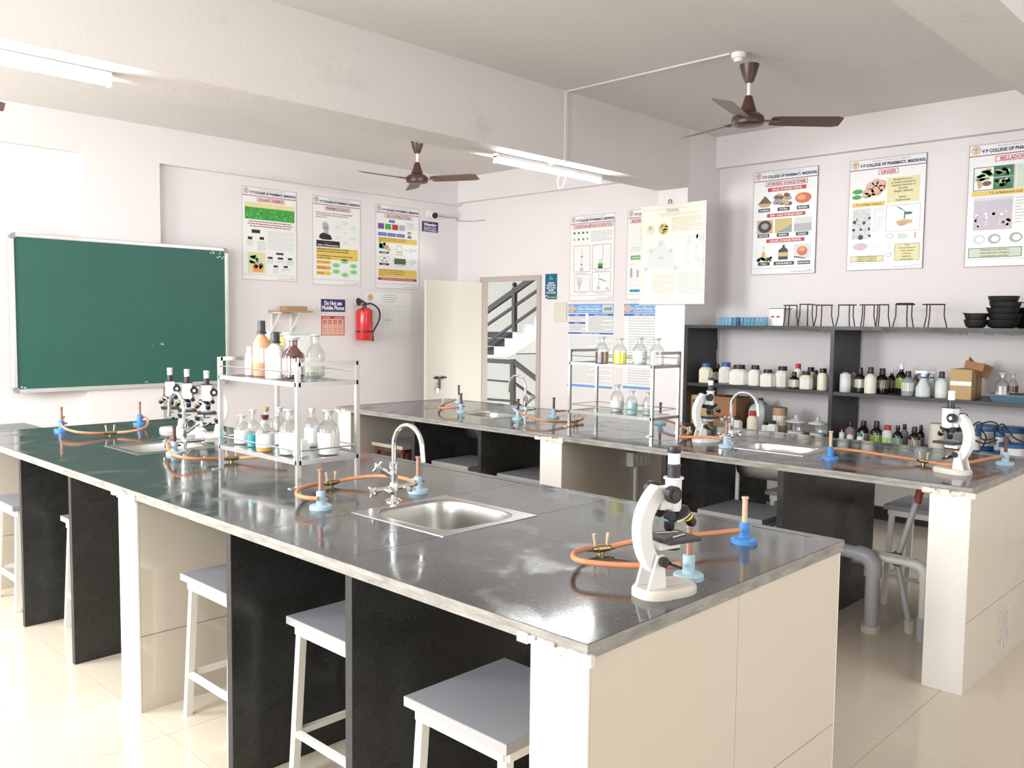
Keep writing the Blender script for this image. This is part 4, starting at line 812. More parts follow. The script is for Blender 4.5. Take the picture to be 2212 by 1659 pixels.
# ------------------------------------------------------------------ bracket shelf on the far wall
ys = YA-.20; a, b = PY(601, 671, ys), PY(674, 671, ys); L = b.x-a.x
sf = thing('wall_shelf', ((a.x+b.x)/2, YA, a.z), 0, 'small wooden bracket shelf above the bottle rack', 'shelf')
MB().box(-L/2, L/2, -.22, -.002, -.014, .004).build('shelf_board', 'wood_mid', sf, False)
for x in (-L/2+.03, L/2-.14): MB().box(x, x+.02, -.012, -.001, -.24, -.014).box(x, x+.02, -.2, -.002, -.026, -.014).bar((x+.01, -.01, -.2), (x+.01, -.17, -.03), .008, .01).build('bracket', 'paint_white', sf, False)
tag(MB().box(a.x+.1, a.x+.34, YA-.2, YA-.06, a.z+.004, a.z+.05).build('wooden_block', 'wood_mid', None, False, bevel=.003), 'pale wooden block lying on the bracket shelf', 'block')
# ------------------------------------------------------------------ taps
def make_tap(loc, rz, label):
    t = thing('lab_tap', loc, rz, label, 'tap', 'swan neck laboratory taps')   # spout towards +x
    MB().lathe([(.032, 0), (.032, .004), (.022, .01), (.012, .013)], n=20).build('base_flange', 'chrome', t)
    MB().lathe([(.012, .0), (.012, .035), (.017, .042), (.017, .066), (.013, .075), (.016, .085), (.016, .122), (.019, .126), (.019, .146), (.011, .152)], n=18).build('body', 'chrome', t)
    pts = [(0, 0, .14), (0, 0, .2)]+[(.083-.083*math.cos(R(k*9)), 0, .215+.083*math.sin(R(k*9))) for k in range(0, 20)]+[(.172, 0, .17)]
    MB().tube(pts, .0095, 12).build('spout', 'chrome', t)
    cb = MB().tube([(0, -.09, .052), (0, .09, .052)], .0105, 12).build('crossbar', 'chrome', t)
    def cross(c, d):
        c, d = Vector(c), Vector(d).normalized(); u = d.cross(Vector((0, 0, 1))).normalized(); v = u.cross(d); m = MB()
        m.tube([c-d*.014, c+d*.008], .009, 10)
        for a in (0.4, 0.4+math.pi/2):
            w_ = u*math.cos(a)+v*math.sin(a); m.tube([c-w_*.024, c-w_*.006, c+w_*.006, c+w_*.024], [.006, .004, .004, .006], 8)
        return m
    for s_ in (-1, 1):
        cross((0, s_*.1, .052), (0, s_, 0)).build('cross_handle', 'chrome', t)
        MB().tube([(0, s_*.045, .052), (.05, s_*.045, .044)], [.010, .0085], 10).build('nozzle', 'chrome', cb)
    MB().tube([(0, 0, .09), (-.012, -.052, .128)], .010, 10).build('side_valve', 'chrome', t)
    cross((-.015, -.066, .138), (-.1, -.6, .45)).build('cross_handle', 'chrome', t)
    return t
tp = make_tap((2.051, 2.60, ZB), R(-90), 'large chrome swan neck tap in the middle of the foreground bench')
tp.children[0]
copy_thing(tp, (2.045, 4.33, ZB), R(90), 'chrome swan neck tap in front of the three left microscopes')
copy_thing(tp, (4.62, 4.325, ZB), R(90), 'chrome swan neck tap on the far bench seen against the doorway')
copy_thing(tp, (4.52, 2.59, ZB), R(-90), 'chrome swan neck tap on the far bench in front of the shelves')
# ------------------------------------------------------------------ burners
def make_burner(loc, rz, label, body, tube):
    b = thing('gas_burner', loc, rz, label, 'burner', 'small bench gas burners')
    MB().lathe([(.041, 0), (.041, .012), (.038, .015), (.018, .016)], n=24).build('base', body, b)
    MB().lathe([(.0165, .015), (.0165, .064), (.011, .066)], n=18).build('collar', body, b)
    MB().lathe([(.0085, .064), (.0085, .138), (.0115, .14), (.0115, .146), (.007, .146)], n=14).build('burner_tube', tube, b)
    MB().tube([(.014, 0, .045), (.032, 0, .045)], .006, 8).build('gas_inlet', tube, b)
    return b
BUR = [((693, 1101), 'pale', 'copper_tube', 'pale blue burner at the left of the loop by the large tap'), ((903, 1066), 'pale', 'copper_tube', 'pale blue burner standing right of the large tap'),
  ((1607, 1174), 'blue', 'wood', 'bright blue burner right of the near microscope'), ((1487, 1252), 'pale', 'copper_tube', 'pale blue burner behind the near microscope'),
  ((133, 933), 'blue', 'copper_tube', 'blue burner at the far left end of the foreground bench'), ((302, 919), 'blue', 'copper_tube', 'blue burner at the far end left of the three microscopes'),
  ((377, 984), 'pale', 'rust_tube', 'pale burner with a dark tube in front of the far tap and its sink'), ((996, 893), 'pale', 'rust_tube', 'pale burner left of the sink in front of the doorway'),
  ((991, 871), 'pale', 'rust_tube', 'burner at the rear corner of the far bench by the open door'), ((1119, 908), 'pale', 'rust_tube', 'thin dark tubed burner left of the tap before the doorway'),
  ((1196, 904), 'pale', 'rust_tube', 'grey burner right of the tap before the doorway'), ((1426, 917), 'pale', 'rust_tube', 'burner behind the right legs of the far bottle rack'),
  ((1568, 968), 'pale', 'copper_tube', 'pale blue burner between the cream microscope and the tap'), ((1793, 994), 'blue', 'wood', 'blue burner right of the sink before the shelves'), ((2171, 1006), 'pale', 'rust_tube', 'blue grey burner at the right end of the far bench')]
mat('tube_tan', (0.66, 0.46, 0.30), 0.5, var=0.12, scale=40)
BP = []
for (px, bo, tu, lb) in BUR:
    c = PZ(px[0], px[1]-2, ZB); BP.append(c)
    make_burner((c.x, c.y, ZB), 0, lb, 'burner_'+bo, 'tube_tan' if tu == 'wood' else tu)
# ------------------------------------------------------------------ rubber hoses with their gas taps
ZH = ZB+.045
def hose(pts, valve, label, z=ZH):
    i = min(range(len(pts)), key=lambda k: (pts[k][0]-valve[0])**2+(pts[k][1]-valve[1])**2)
    P = [PZ(x, y, ZB+{0: .017, 1: .024, 2: .036}.get(abs(k-i), .045)) for k, (x, y) in enumerate(pts)]; c = P[i]
    root = thing('gas_hose', (c.x, c.y, ZB), 0, label, 'hose', 'orange rubber hoses on the benches')
    S = spline([p-Vector((c.x, c.y, ZB)) for p in P], 8); k = i*8
    dirn = (S[min(k+2, len(S)-1)]-S[max(k-2, 0)]).normalized(); g = 4
    L1 = [s for s in S[:k+1] if (s-S[k]).length > .034]; L2 = [s for s in S[k:] if (s-S[k]).length > .034]
    for Lx in (L1, L2):
        if len(Lx) > 1: MB().tube(Lx, .0078, 10).build('rubber_tube', 'hose', root)
    h = S[k]; m = MB(); m.tube([h-dirn*.045, h-dirn*.03, h-dirn*.029, h-dirn*.012, h-dirn*.011, h+dirn*.011, h+dirn*.012, h+dirn*.029, h+dirn*.03, h+dirn*.045], [.006, .006, .0095, .0095, .0125, .0125, .0095, .0095, .006, .006], 10)
    m.tube([(h.x, h.y, 0), (h.x, h.y, h.z)], .010, 10)
    vb = m.build('gas_tap', 'brass', root)
    for s_ in (-1, 1):
        q0 = h+dirn*s_*.02; MB().tube([q0, q0+Vector((0, 0, .018)), q0+dirn*s_*.004+Vector((0, 0, .046))], [.0045, .004, .0062], 8).build('lever', 'brass_lever', vb)
    return root
hose([(687, 1077), (660, 1075), (641, 1068), (648, 1056), (678, 1047), (715, 1043), (745, 1036), (795, 1029), (845, 1029), (875, 1034), (897, 1042)], (715, 1043), 'orange hose loop joining the two burners by the large tap')
hose([(1597, 1146), (1530, 1153), (1450, 1160), (1380, 1168), (1330, 1178), (1298, 1185), (1268, 1185), (1240, 1195), (1246, 1209), (1300, 1218), (1390, 1222), (1470, 1220)], (1298, 1185), 'orange hose loop around the near microscope')
hose([(138, 901), (131, 908), (136, 922), (160, 932), (200, 936), (238, 935), (280, 932), (310, 925), (320, 912), (314, 902), (305, 899)], (238, 935), 'orange hose loop at the far left end of the foreground bench')
hose([(373, 945), (363, 957), (366, 975), (385, 986), (420, 991), (470, 991), (500, 990), (540, 988), (590, 984), (620, 979)], (500, 990), 'orange hose passing under the bottle rack of the foreground bench')
hose([(984, 863), (970, 868), (957, 874), (948, 879), (953, 882), (970, 881), (992, 880)], (957, 874), 'orange hose bend at the far corner of the far bench')
hose([(1123, 892), (1145, 901), (1175, 909), (1210, 911), (1243, 910), (1259, 904), (1257, 895), (1240, 889), (1220, 887), (1203, 888)], (1243, 910), 'orange hose loop beside the far bottle rack in front of the doorway')
hose([(1431, 905), (1450, 911), (1475, 922), (1492, 931), (1488, 938), (1468, 943), (1490, 944), (1525, 944), (1562, 948)], (1488, 938), 'orange hose running past the cream microscope on the far bench')
hose([(1801, 969), (1850, 974), (1910, 983), (1960, 991), (1995, 996), (2030, 1002), (2065, 1003), (2110, 996), (2163, 985)], (1995, 996), 'orange hose stretched behind the rightmost microscope')
# ------------------------------------------------------------------ microscopes
def make_scope(loc, rz, label, head='round', body='scope_white', base='scope_cream'):
    s = thing('microscope', loc, rz, label, 'microscope', 'student microscopes')     # stage towards +x
    pl = [(x+.012, y) for x, y in superellipse(.088, .058, 36, 2.6)]
    vs = [(x*k, y*k, z) for k, z in ((1, 0), (1, .016), (.93, .024)) for x, y in pl]; n = 36
    fs = [(i*n+k, i*n+(k+1) % n, (i+1)*n+(k+1) % n, (i+1)*n+k) for i in range(2) for k in range(n)]+[tuple(range(n)), tuple(2*n+k for k in range(n))]
    MB().add(vs, fs).build('base', base, s)
    for sy in (-1, 1): MB().prism([(-.062, .02), (-.005, .02), (-.014, .108), (-.034, .108)], 'y', sy*.024-.004, sy*.024+.004).build('pillar', body, s, False)
    ar = [(-.024, .075), (-.048, .105), (-.062, .145), (-.064, .185), (-.054, .22), (-.034, .25), (-.014, .268)]; ar = [(v.x, v.z) for v in spline([(a, 0, b) for a, b in ar], 4)]
    vs = []; m_ = len(ar)
    for i, (x, z) in enumerate(ar):
        a, b = ar[max(i-1, 0)], ar[min(i+1, m_-1)]; dx, dz = b[0]-a[0], b[1]-a[1]; L = math.hypot(dx, dz); nx_, nz_ = -dz/L, dx/L; h = .021
        for (o_, y) in ((h, -.017), (h, .017), (-h, .017), (-h, -.017)): vs.append((x+nx_*o_, y, z+nz_*o_))
    fs = [(i*4+k, i*4+(k+1) % 4, (i+1)*4+(k+1) % 4, (i+1)*4+k) for i in range(m_-1) for k in range(4)]+[(0, 1, 2, 3), tuple((m_-1)*4+k for k in range(4))]
    MB().add(vs, fs).build('arm', body, s, bevel=.004)
    MB().tube([(-.02, -.04, .092), (-.02, .04, .092)], .013, 14).build('tilt_knob', 'scope_black', s)
    tx = .034
    if head == 'round':
        MB().lathe([(.021, .212), (.021, .292), (.026, .293), (.026, .297)], (tx, 0, 0), 20).build('body_tube', body, s)
    else:
        MB().box(tx-.027, tx+.027, -.027, .027, .21, .305).build('body_tube', body, s, False, bevel=.003)
        MB().box(tx-.03, tx+.03, -.03, .03, .305, .309).build('top_plate', 'scope_gun', s, False)
    zt = .297 if head == 'round' else .309
    MB().lathe([(.0165, zt), (.0165, zt+.026), (.0175, zt+.027), (.0175, zt+.034)], (tx, 0, 0), 18).build('draw_tube', 'scope_gun', s)
    MB().lathe([(.0155, zt+.034), (.0155, zt+.062)], (tx, 0, 0), 18).build('sleeve', 'white_plastic', s)
    MB().lathe([(.0165, zt+.062), (.0175, zt+.07), (.016, zt+.078), (.009, zt+.079)], (tx, 0, 0), 18).build('eyepiece', 'scope_black' if head == 'round' else 'alu', s)
    MB().box(-.016, tx-.015, -.014, .014, .218, .276).build('rack_block', body, s, False, bevel=.002)
    for sy in (-1, 1):
        kn = MB().tube([(-.002, sy*.016, .262), (-.002, sy*.032, .262)], .007, 10).tube([(-.002, sy*.032, .262), (-.002, sy*.05, .262)], .0215, 18).build('coarse_knob', 'scope_black', s)
        MB().tube([(-.002, sy*.0501, .262), (-.002, sy*.0525, .262)], .009 if head != 'round' else .012, 12).build('knob_cap', 'white_plastic' if head != 'round' else 'scope_gun', kn)
        MB().tube([(.004, sy*.012, .206), (.004, sy*.034, .206)], .012, 14).build('fine_knob', 'scope_black', s)
    c, dn = Vector((tx+.012, 0, .205)), Vector((.42, 0, -.9)).normalized()
    np_ = MB().tube([c-dn*.012, c-dn*.002, c+dn*.006], [.017, .034, .034], 22).build('nosepiece', 'scope_black', s)
    MB().tube([c+dn*.0061, c+dn*.011], .0335, 22).build('nose_ring', 'chrome', np_)
    o1 = MB().tube([(tx-.006, .006, .2), (tx-.006, .006, .166), (tx-.006, .006, .158)], [.0135, .0135, .009], 14).build('objective', 'scope_black', s)
    MB().tube([(tx-.006, .006, .19), (tx-.006, .006, .184)], .0139, 14).build('colour_ring', 'cyan_band', o1)
    p, dd = c+Vector((.022, -.006, -.003)), Vector((.62, -.1, -.72)).normalized()
    o2 = MB().tube([p, p+dd*.034, p+dd*.042], [.0135, .0135, .009], 14).build('objective', 'scope_black', s)
    MB().tube([p+dd*.012, p+dd*.018], .0139, 14).build('colour_ring', 'yellow_band', o2)
    MB().box(tx-.05, tx+.054, -.05, .05, .136, .147).build('stage', 'scope_gun', s, False, bevel=.0015)
    MB().box(-.02, tx+.01, -.02, .02, .118, .136).build('stage_bracket', body, s, False)
    for sy in (-1, 1): MB().bar((tx-.03, sy*.03, .149), (tx+.03, sy*.014, .1495), .006, .0015).build('stage_clip', 'chrome', s, False)
    MB().lathe([(.02, .112), (.02, .134)], (tx, 0, 0), 16).build('condenser', 'scope_black', s)
    c = Vector((tx+.002, 0, .07)); dm = Vector((.45, 0, 1)).normalized()
    mi = MB().tube([c-dm*.004, c+dm*.003], .027, 20).build('mirror_frame', 'scope_black', s); MB().tube([c+dm*.0031, c+dm*.0045], .023, 20).build('mirror', 'mirror', mi)
    MB().bar((-.012, 0, .075), (tx-.02, 0, .068), .01, .006).build('mirror_fork', 'scope_black', s, False)
    return s
c = PZ(1437, 1281, ZB); make_scope((c.x-.012, c.y+.006, ZB), R(-16), 'white student microscope nearest the camera on the corner of the foreground bench')
m2 = make_scope((2.40, 5.18, ZB), R(158), 'leftmost of the three white microscopes before the blackboard', 'square', 'scope_white', 'scope_white')
copy_thing(m2, (2.41, 4.975, ZB), R(158), 'middle one of the three white microscopes before the blackboard')
copy_thing(m2, (2.43, 4.77, ZB), R(158), 'rightmost of the three white microscopes, next to the bottle rack')
c = PZ(1522, 953, ZB); make_scope((c.x, c.y, ZB), R(-22), 'cream microscope on the far bench left of the tap by the shelves', 'round', 'scope_white', 'scope_white')
c = PZ(2062, 1022, ZB); make_scope((c.x, c.y, ZB), R(72), 'microscope with its arm towards the camera at the right end of the far bench', 'square', 'scope_white', 'scope_cream')
# ------------------------------------------------------------------ bottles
CAMP = Vector((0, 0, CAM_H))
def fitz(l, r, b, t, z):       # left, right, bottom, top pixels of a thing standing on height z
    c = PZ((l+r)/2, b, z); d = (c-CAMP).dot(_f); rad = (r-l)/2*d/FPX; away = Vector((c.x, c.y, 0)).normalized(); c = c+away*rad*.9
    d = (c-CAMP).dot(_f); return c.x, c.y, (r-l)/2*d/FPX, max(.03, (PX((l+r)/2, t, c.x).z-z))
def fitx(l, r, t, x, z):       # the same for a thing whose distance is known from the shelf it stands on
    c = PX((l+r)/2, t, x); d = (c-CAMP).dot(_f); return x, c.y, (r-l)/2*d/FPX, max(.03, c.z-z)
def bottle(fit, z, label, kind, body, cap='dark_cap', lab=None, liquid=None, name='bottle', cat='bottle', group=None, cork=None, lf=(.12, .5), liqf=.45, n=22):
    x, y, r, h = fit; b = thing(name, (x, y, z), math.atan2(-y, -x), label, cat, group)
    if kind == 'reagent':     # glass bottle with a flat flared stopper
        prof = [(r*.9, 0), (r, .02*h), (r, .52*h), (r*.93, .6*h), (r*.62, .71*h), (r*.4, .76*h), (r*.36, .80*h), (r*.36, .90*h), (r*.5, .915*h), (r*.5, .925*h)]
        MB().lathe(prof, n=n, caps=True).build('body', body, b)
        if cork: MB().lathe([(r*.3, .86*h), (r*.34, .93*h), (r*.42, .97*h), (r*.42, h)], n=16).build('stopper', cork, b)
        else: MB().lathe([(r*.3, .86*h), (r*.31, .94*h), (r*.55, .965*h), (r*.62, .985*h), (r*.55, h)], n=20).build('stopper', 'stopper', b)
        if liquid:
            top = min(liqf, .52)*h; MB().lathe([(r*.86, .012*h), (r*.95, .03*h), (r*.95, top)], n=n).build('liquid', liquid, b)
        rl = r*1.006
    elif kind == 'amber':
        MB().lathe([(r*.92, 0), (r, .02*h), (r, .56*h), (r*.9, .63*h), (r*.55, .71*h), (r*.36, .75*h), (r*.34, .84*h)], n=n).build('body', body, b)
        if cap in ('dark_cap', 'black_plastic'): MB().lathe([(r*.58, .76*h), (r*.58, .79*h), (r*.46, .8*h), (r*.45, .97*h), (r*.4, h)], n=18).build('cap', cap, b)
        else: MB().lathe([(r*.4, .83*h), (r*.4, .97*h), (r*.36, h)], n=16).build('cap', cap, b)
        rl = r*1.006
    elif kind in ('jar', 'hex'):
        nn = 8 if kind == 'hex' else n; rt = math.pi/8 if kind == 'hex' else 0; k = 1/math.cos(math.pi/8) if kind == 'hex' else 1
        MB().lathe([(r*.88*k, 0), (r*k, .03*h), (r*k, .62*h), (r*.94*k, .69*h), (r*.62*k, .79*h), (r*.58*k, .83*h)], n=nn, rot=rt).build('body', body, b)
        MB().lathe([(r*.66, .8*h), (r*.66, .83*h), (r*.6, .835*h), (r*.6, .99*h), (r*.55, h)], n=22).build('cap', cap, b)
        rl = r*1.006*k
    elif kind == 'squeeze':
        MB().lathe([(r*.92, 0), (r, .03*h), (r, .68*h), (r*.9, .74*h), (r*.5, .78*h), (r*.48, .8*h)], n=n).build('body', body, b); MB().lathe([(r*.42, .79*h), (r*.3, .86*h), (r*.12, h)], n=14).build('cap', cap, b)
        rl = r*1.006
    if lab:
        z0, z1 = lf[0]*h, lf[1]*h
        if kind == 'hex': vs = [(rl*math.cos(math.pi/8+math.pi/4*k), rl*math.sin(math.pi/8+math.pi/4*k), zz) for zz in (z0, z1) for k in (-2, -1, 0, 1)]
        else: vs = [(rl*math.cos(R(t)), rl*math.sin(R(t)), zz) for zz in (z0, z1) for t in range(-100, 101, 20)]
        m_ = len(vs)//2; MB().add(vs, [(i, i+1, m_+i+1, m_+i) for i in range(m_-1)]).build('paper_label', lab, b)
    return b
# ------------------------------------------------------------------ steel bottle racks on the benches
def rack(x0, x1, y0, y1, label):
    cx, cy = (x0+x1)/2, (y0+y1)/2; r_ = thing('bottle_rack', (cx, cy, ZB), 0, label, 'rack', 'steel reagent racks'); hx, hy = (x1-x0)/2, (y1-y0)/2; s_ = .018
    for sx in (-1, 1):
        for sy in (-1, 1):
            p = MB().box(sx*hx-s_/2, sx*hx+s_/2, sy*hy-s_/2, sy*hy+s_/2, .004, .513).build('post', 'steel', r_, False)
            MB().box(sx*hx-.012-(.03 if sx < 0 else 0), sx*hx+.012, sy*hy-.012, sy*hy+.012, 0, .004).build('foot', 'steel', p, False)
    for z in (.105, .425):
        f = MB().box(-hx, hx, -hy-s_/2, -hy+s_/2, z-.012, z+.006).box(-hx, hx, hy-s_/2, hy+s_/2, z-.012, z+.006).box(-hx-s_/2, -hx+s_/2, -hy, hy, z-.012, z+.006).box(hx-s_/2, hx+s_/2, -hy, hy, z-.012, z+.006).build('shelf_frame', 'steel', r_, False)
        MB().box(-hx+.009, hx-.009, -hy+.009, hy-.009, z-.001, z+.004).build('glass_shelf', 'shelf_glass', f, False)
    for sy in (-1, 1): MB().box(-hx, hx, sy*hy-s_/2, sy*hy+s_/2, .497, .514).build('top_bar', 'steel', r_, False)
    for sx in (-1, 1):
        for z in (.15, .472): MB().tube([(sx*hx, -hy, z), (sx*hx, hy, z)], .003, 6).build('guard_rod', 'steel', r_)
    for sy in (-1, 1): MB().tube([(-hx, sy*hy, .15), (hx, sy*hy, .15)], .003, 6).build('guard_rod', 'steel', r_)
    return r_
rack(1.932, 2.225, 3.075, 3.720, 'two tier steel bottle rack on the foreground bench')
rack(4.415, 4.700, 3.070, 3.730, 'two tier steel bottle rack on the far bench')
ZL, ZU = ZB+.110, ZB+.432
O2 = lambda l, r, b, t: (440+l/6.144, 440+r/6.144, 660+b/6.144, 660+t/6.144)
O3 = lambda l, r, b, t: (460+l/6.506, 460+r/6.506, 860+b/6.506, 860+t/6.506)
O4 = lambda l, r, b, t: (1220+l/6.911, 1220+r/6.911, 720+b/6.911, 720+t/6.911)
G1 = 'bottles on the near rack'; G2 = 'bottles on the far rack'
bottle(fitz(*O2(550, 672, 925, 545), ZU), ZU, 'small white plastic bottle with a white cap at the left of the near rack top', 'jar', 'hdpe', 'white_plastic', group=G1)
bottle(fitz(*O2(660, 885, 935, 200), ZU), ZU, 'tall salmon tinted bottle with a black cap and white label', 'amber', 'liq_salmon', 'dark_cap', 'white_plastic', group=G1, lf=(.24, .5))
bottle(fitz(*O2(820, 1085, 975, 352), ZU), ZU, 'white plastic bottle with a black cap on the near rack top', 'amber', 'hdpe', 'dark_cap', 'white_plastic', group=G1, lf=(.05, .5))
bottle(fitz(*O2(1048, 1338, 985, 418), ZU), ZU, 'round brown glass bottle with a glass stopper and big white label', 'reagent', 'amber_glass', lab='white_plastic', liquid='liq_brown', liqf=.5, group=G1, lf=(.12, .5))
bottle(fitz(*O2(1368, 1608, 945, 385), ZU), ZU, 'clear glass bottle with a printed label at the right of the near rack top', 'reagent', 'bottle_glass', lab='label', liquid='liq_clear', liqf=.1, group=G1, lf=(.1, .46))
x, y, r_, h = fitz(*O2(1030, 1545, 860, 355), ZU); t = thing('storage_box', (2.15, 3.50, ZU), 0, 'transparent plastic box with yellow stickers behind the brown bottle', 'box')
MB().box(-.055, .055, -.10, .10, 0, .185).build('body', 'bottle_glass', t, False); MB().box(-.06, .06, -.105, .105, .185, .2).build('lid', 'shelf_glass', t, False)
for yy in (-.04, .06): MB().box(-.0565, -.0555, yy-.016, yy+.016, .14, .175).build('sticker', 'yellow_band', t, False)
bottle(fitz(*O3(302, 528, 650, 235), ZL), ZL, 'small bottle with a white label at the left of the near rack bottom', 'reagent', 'bottle_glass', lab='white_plastic', liquid='powder', liqf=.3, group=G1, lf=(.04, .5))
bottle(fitz(*O3(482, 650, 690, 160), ZL), ZL, 'clear bottle holding turquoise liquid on the near rack bottom', 'reagent', 'bottle_glass', liquid='liq_blue', liqf=.33, group=G1)
bottle(fitz(*O3(608, 868, 762, 235), ZL), ZL, 'bottle with amber liquid, a dark cork and a white label', 'reagent', 'bottle_glass', cork='liq_brown', lab='white_plastic', liquid='liq_amber', liqf=.12, group=G1, lf=(.13, .5))
bottle(fitz(*O3(650, 850, 615, 125), ZL), ZL, 'bottle with an orange cork behind the amber one on the near rack', 'reagent', 'bottle_glass', cork='cork', liquid='liq_clear', liqf=.2, group=G1)
bottle(fitz(*O3(830, 1040, 660, 125), ZL), ZL, 'clear conical bottle behind the middle of the near rack bottom', 'reagent', 'bottle_glass', liquid='powder', liqf=.3, group=G1)
bottle(fitz(*O3(932, 1225, 808, 152), ZL), ZL, 'large clear bottle with a wide white label beside the rack post', 'reagent', 'bottle_glass', lab='white_plastic', liquid='liq_clear', liqf=.2, group=G1, lf=(.14, .5))
bottle(fitz(*O3(1285, 1505, 690, 138), ZL), ZL, 'clear bottle just right of the near rack post, behind the powder bottle', 'reagent', 'bottle_glass', cork='stopper', lab='white_plastic', liquid='liq_clear', liqf=.3, group=G1, lf=(.1, .5))
bottle(fitz(*O3(1468, 1782, 808, 160), ZL), ZL, 'large clear bottle with white powder at the right of the near rack bottom', 'reagent', 'bottle_glass', lab='label', liquid='powder', liqf=.13, group=G1, lf=(.12, .5))
c = PZ(637, 990, ZL); bx = thing('small_box', (c.x+.05, c.y+.03, ZL), .3, 'small white carton beside the near rack post', 'box'); MB().box(-.025, .025, -.025, .025, 0, .055).build('carton', 'white_plastic', bx, False, bevel=.002); MB().box(-.018, .018, -.018, .018, .055, .07).build('lid', 'white_plastic', bx, False)
bottle(fitz(*O4(453, 652, 462, 48), ZU), ZU, 'bottle half full of dark brown liquid on the far rack', 'reagent', 'bottle_glass', liquid='liq_brown', liqf=.44, group=G2)
bottle(fitz(*O4(714, 922, 468, 70), ZU), ZU, 'bottle half full of bright yellow liquid on the far rack', 'reagent', 'bottle_glass', liquid='liq_yellow', liqf=.45, group=G2)
bottle(fitz(*O4(1010, 1222, 474, 62), ZU), ZU, 'clear bottle with a white label, third on the far rack top', 'reagent', 'bottle_glass', lab='white_plastic', liquid='liq_clear', liqf=.1, group=G2)
bottle(fitz(*O4(1262, 1478, 492, 72), ZU), ZU, 'clear empty bottle at the right of the far rack top', 'reagent', 'bottle_glass', liquid='liq_clear', liqf=.08, group=G2)
bottle(fitz(*O4(678, 877, 1182, 760), ZL), ZL, 'clear bottle with a white label on the far rack bottom', 'reagent', 'bottle_glass', lab='white_plastic', liquid='liq_clear', liqf=.3, group=G2, lf=(.15, .42))
bottle(fitz(*O4(913, 1082, 1218, 852), ZL), ZL, 'bottle of pale blue liquid on the far rack bottom', 'reagent', 'bottle_glass', liquid='liq_paleblue', liqf=.5, group=G2)
bottle(fitz(*O4(1158, 1310, 1222, 872), ZL), ZL, 'clear bottle by the right post of the far rack bottom', 'reagent', 'bottle_glass', liquid='liq_clear', liqf=.25, group=G2)
# ------------------------------------------------------------------ black stone shelving on the right wall
S1, S2, S3 = 1.600, 1.080, 0.665; YS0, YS1 = CY1, BY0; YM = 2.975
sh = thing('stone_shelving', (XB, (YS0+YS1)/2, 0), 0, 'black stone shelving full of chemicals along the right wall', 'shelving'); oy = (YS0+YS1)/2
for ya in (YS1-.034, YM, YS0+.004):
    pn = MB().box(PXF-XB, -.004, ya-oy, ya-oy+.030, 0, S1-.028).build('upright', 'shelf_slab', sh, False); MB().box(PXF-XB-.002, PXF-XB, ya-oy, ya-oy+.030, 0, S1-.028).build('upright_edge', 'shelf_slab', pn, False)
MB().box(PXF-XB-.004, -.004, YS0+.004-oy, YS1-.002-oy, S1-.028, S1).build('top_board', 'shelf_slab', sh, False)
for z in (S2, S3):
    for (a, b) in ((YS0+.034, YM), (YM+.030, YS1-.034)): MB().box(PXF-XB+.004, -.004, a-oy+.001, b-oy-.001, z-.028, z).build('shelf_board', 'shelf_slab', sh, False)
rr = random.Random(11); m = MB(); yy = YS0+.04
while yy < YS1-.06:
    d_ = rr.uniform(.05, .16); m.box(-.012, -.0042, yy-oy, yy+d_-oy, S1-.028-rr.uniform(.004, .03), S1-.029); yy += d_
m.build('plaster_smear', 'plaster_patch', sh, False)
m = MB(); zz = S3
while zz < S1-.05:
    d_ = rr.uniform(.04, .12); m.box(-.02-rr.uniform(0, .025), -.0042, YS1-.0365-oy, YS1-.0345-oy, zz, zz+d_); m.box(-.02-rr.uniform(0, .012), -.0042, YM-.0025-oy, YM-.0005-oy, zz, zz+d_); zz += d_
m.build('plaster_smear', 'plaster_patch', sh, False)
C1 = lambda l, r, t: (1470+l/5.184, 1470+r/5.184, 640+t/5.184)
C2 = lambda l, r, t: (1800+l/9.215, 1800+r/9.215, 780+t/9.215)
C3 = lambda l, r, t: (1990+l/6.915, 1990+r/6.915, 760+t/6.915)
GM = 'chemical bottles on the middle shelf'; GB = 'chemical bottles on the bottom shelf'
XFr, XMd, XBk = PXF+.075, PXF+.19, PXF+.33
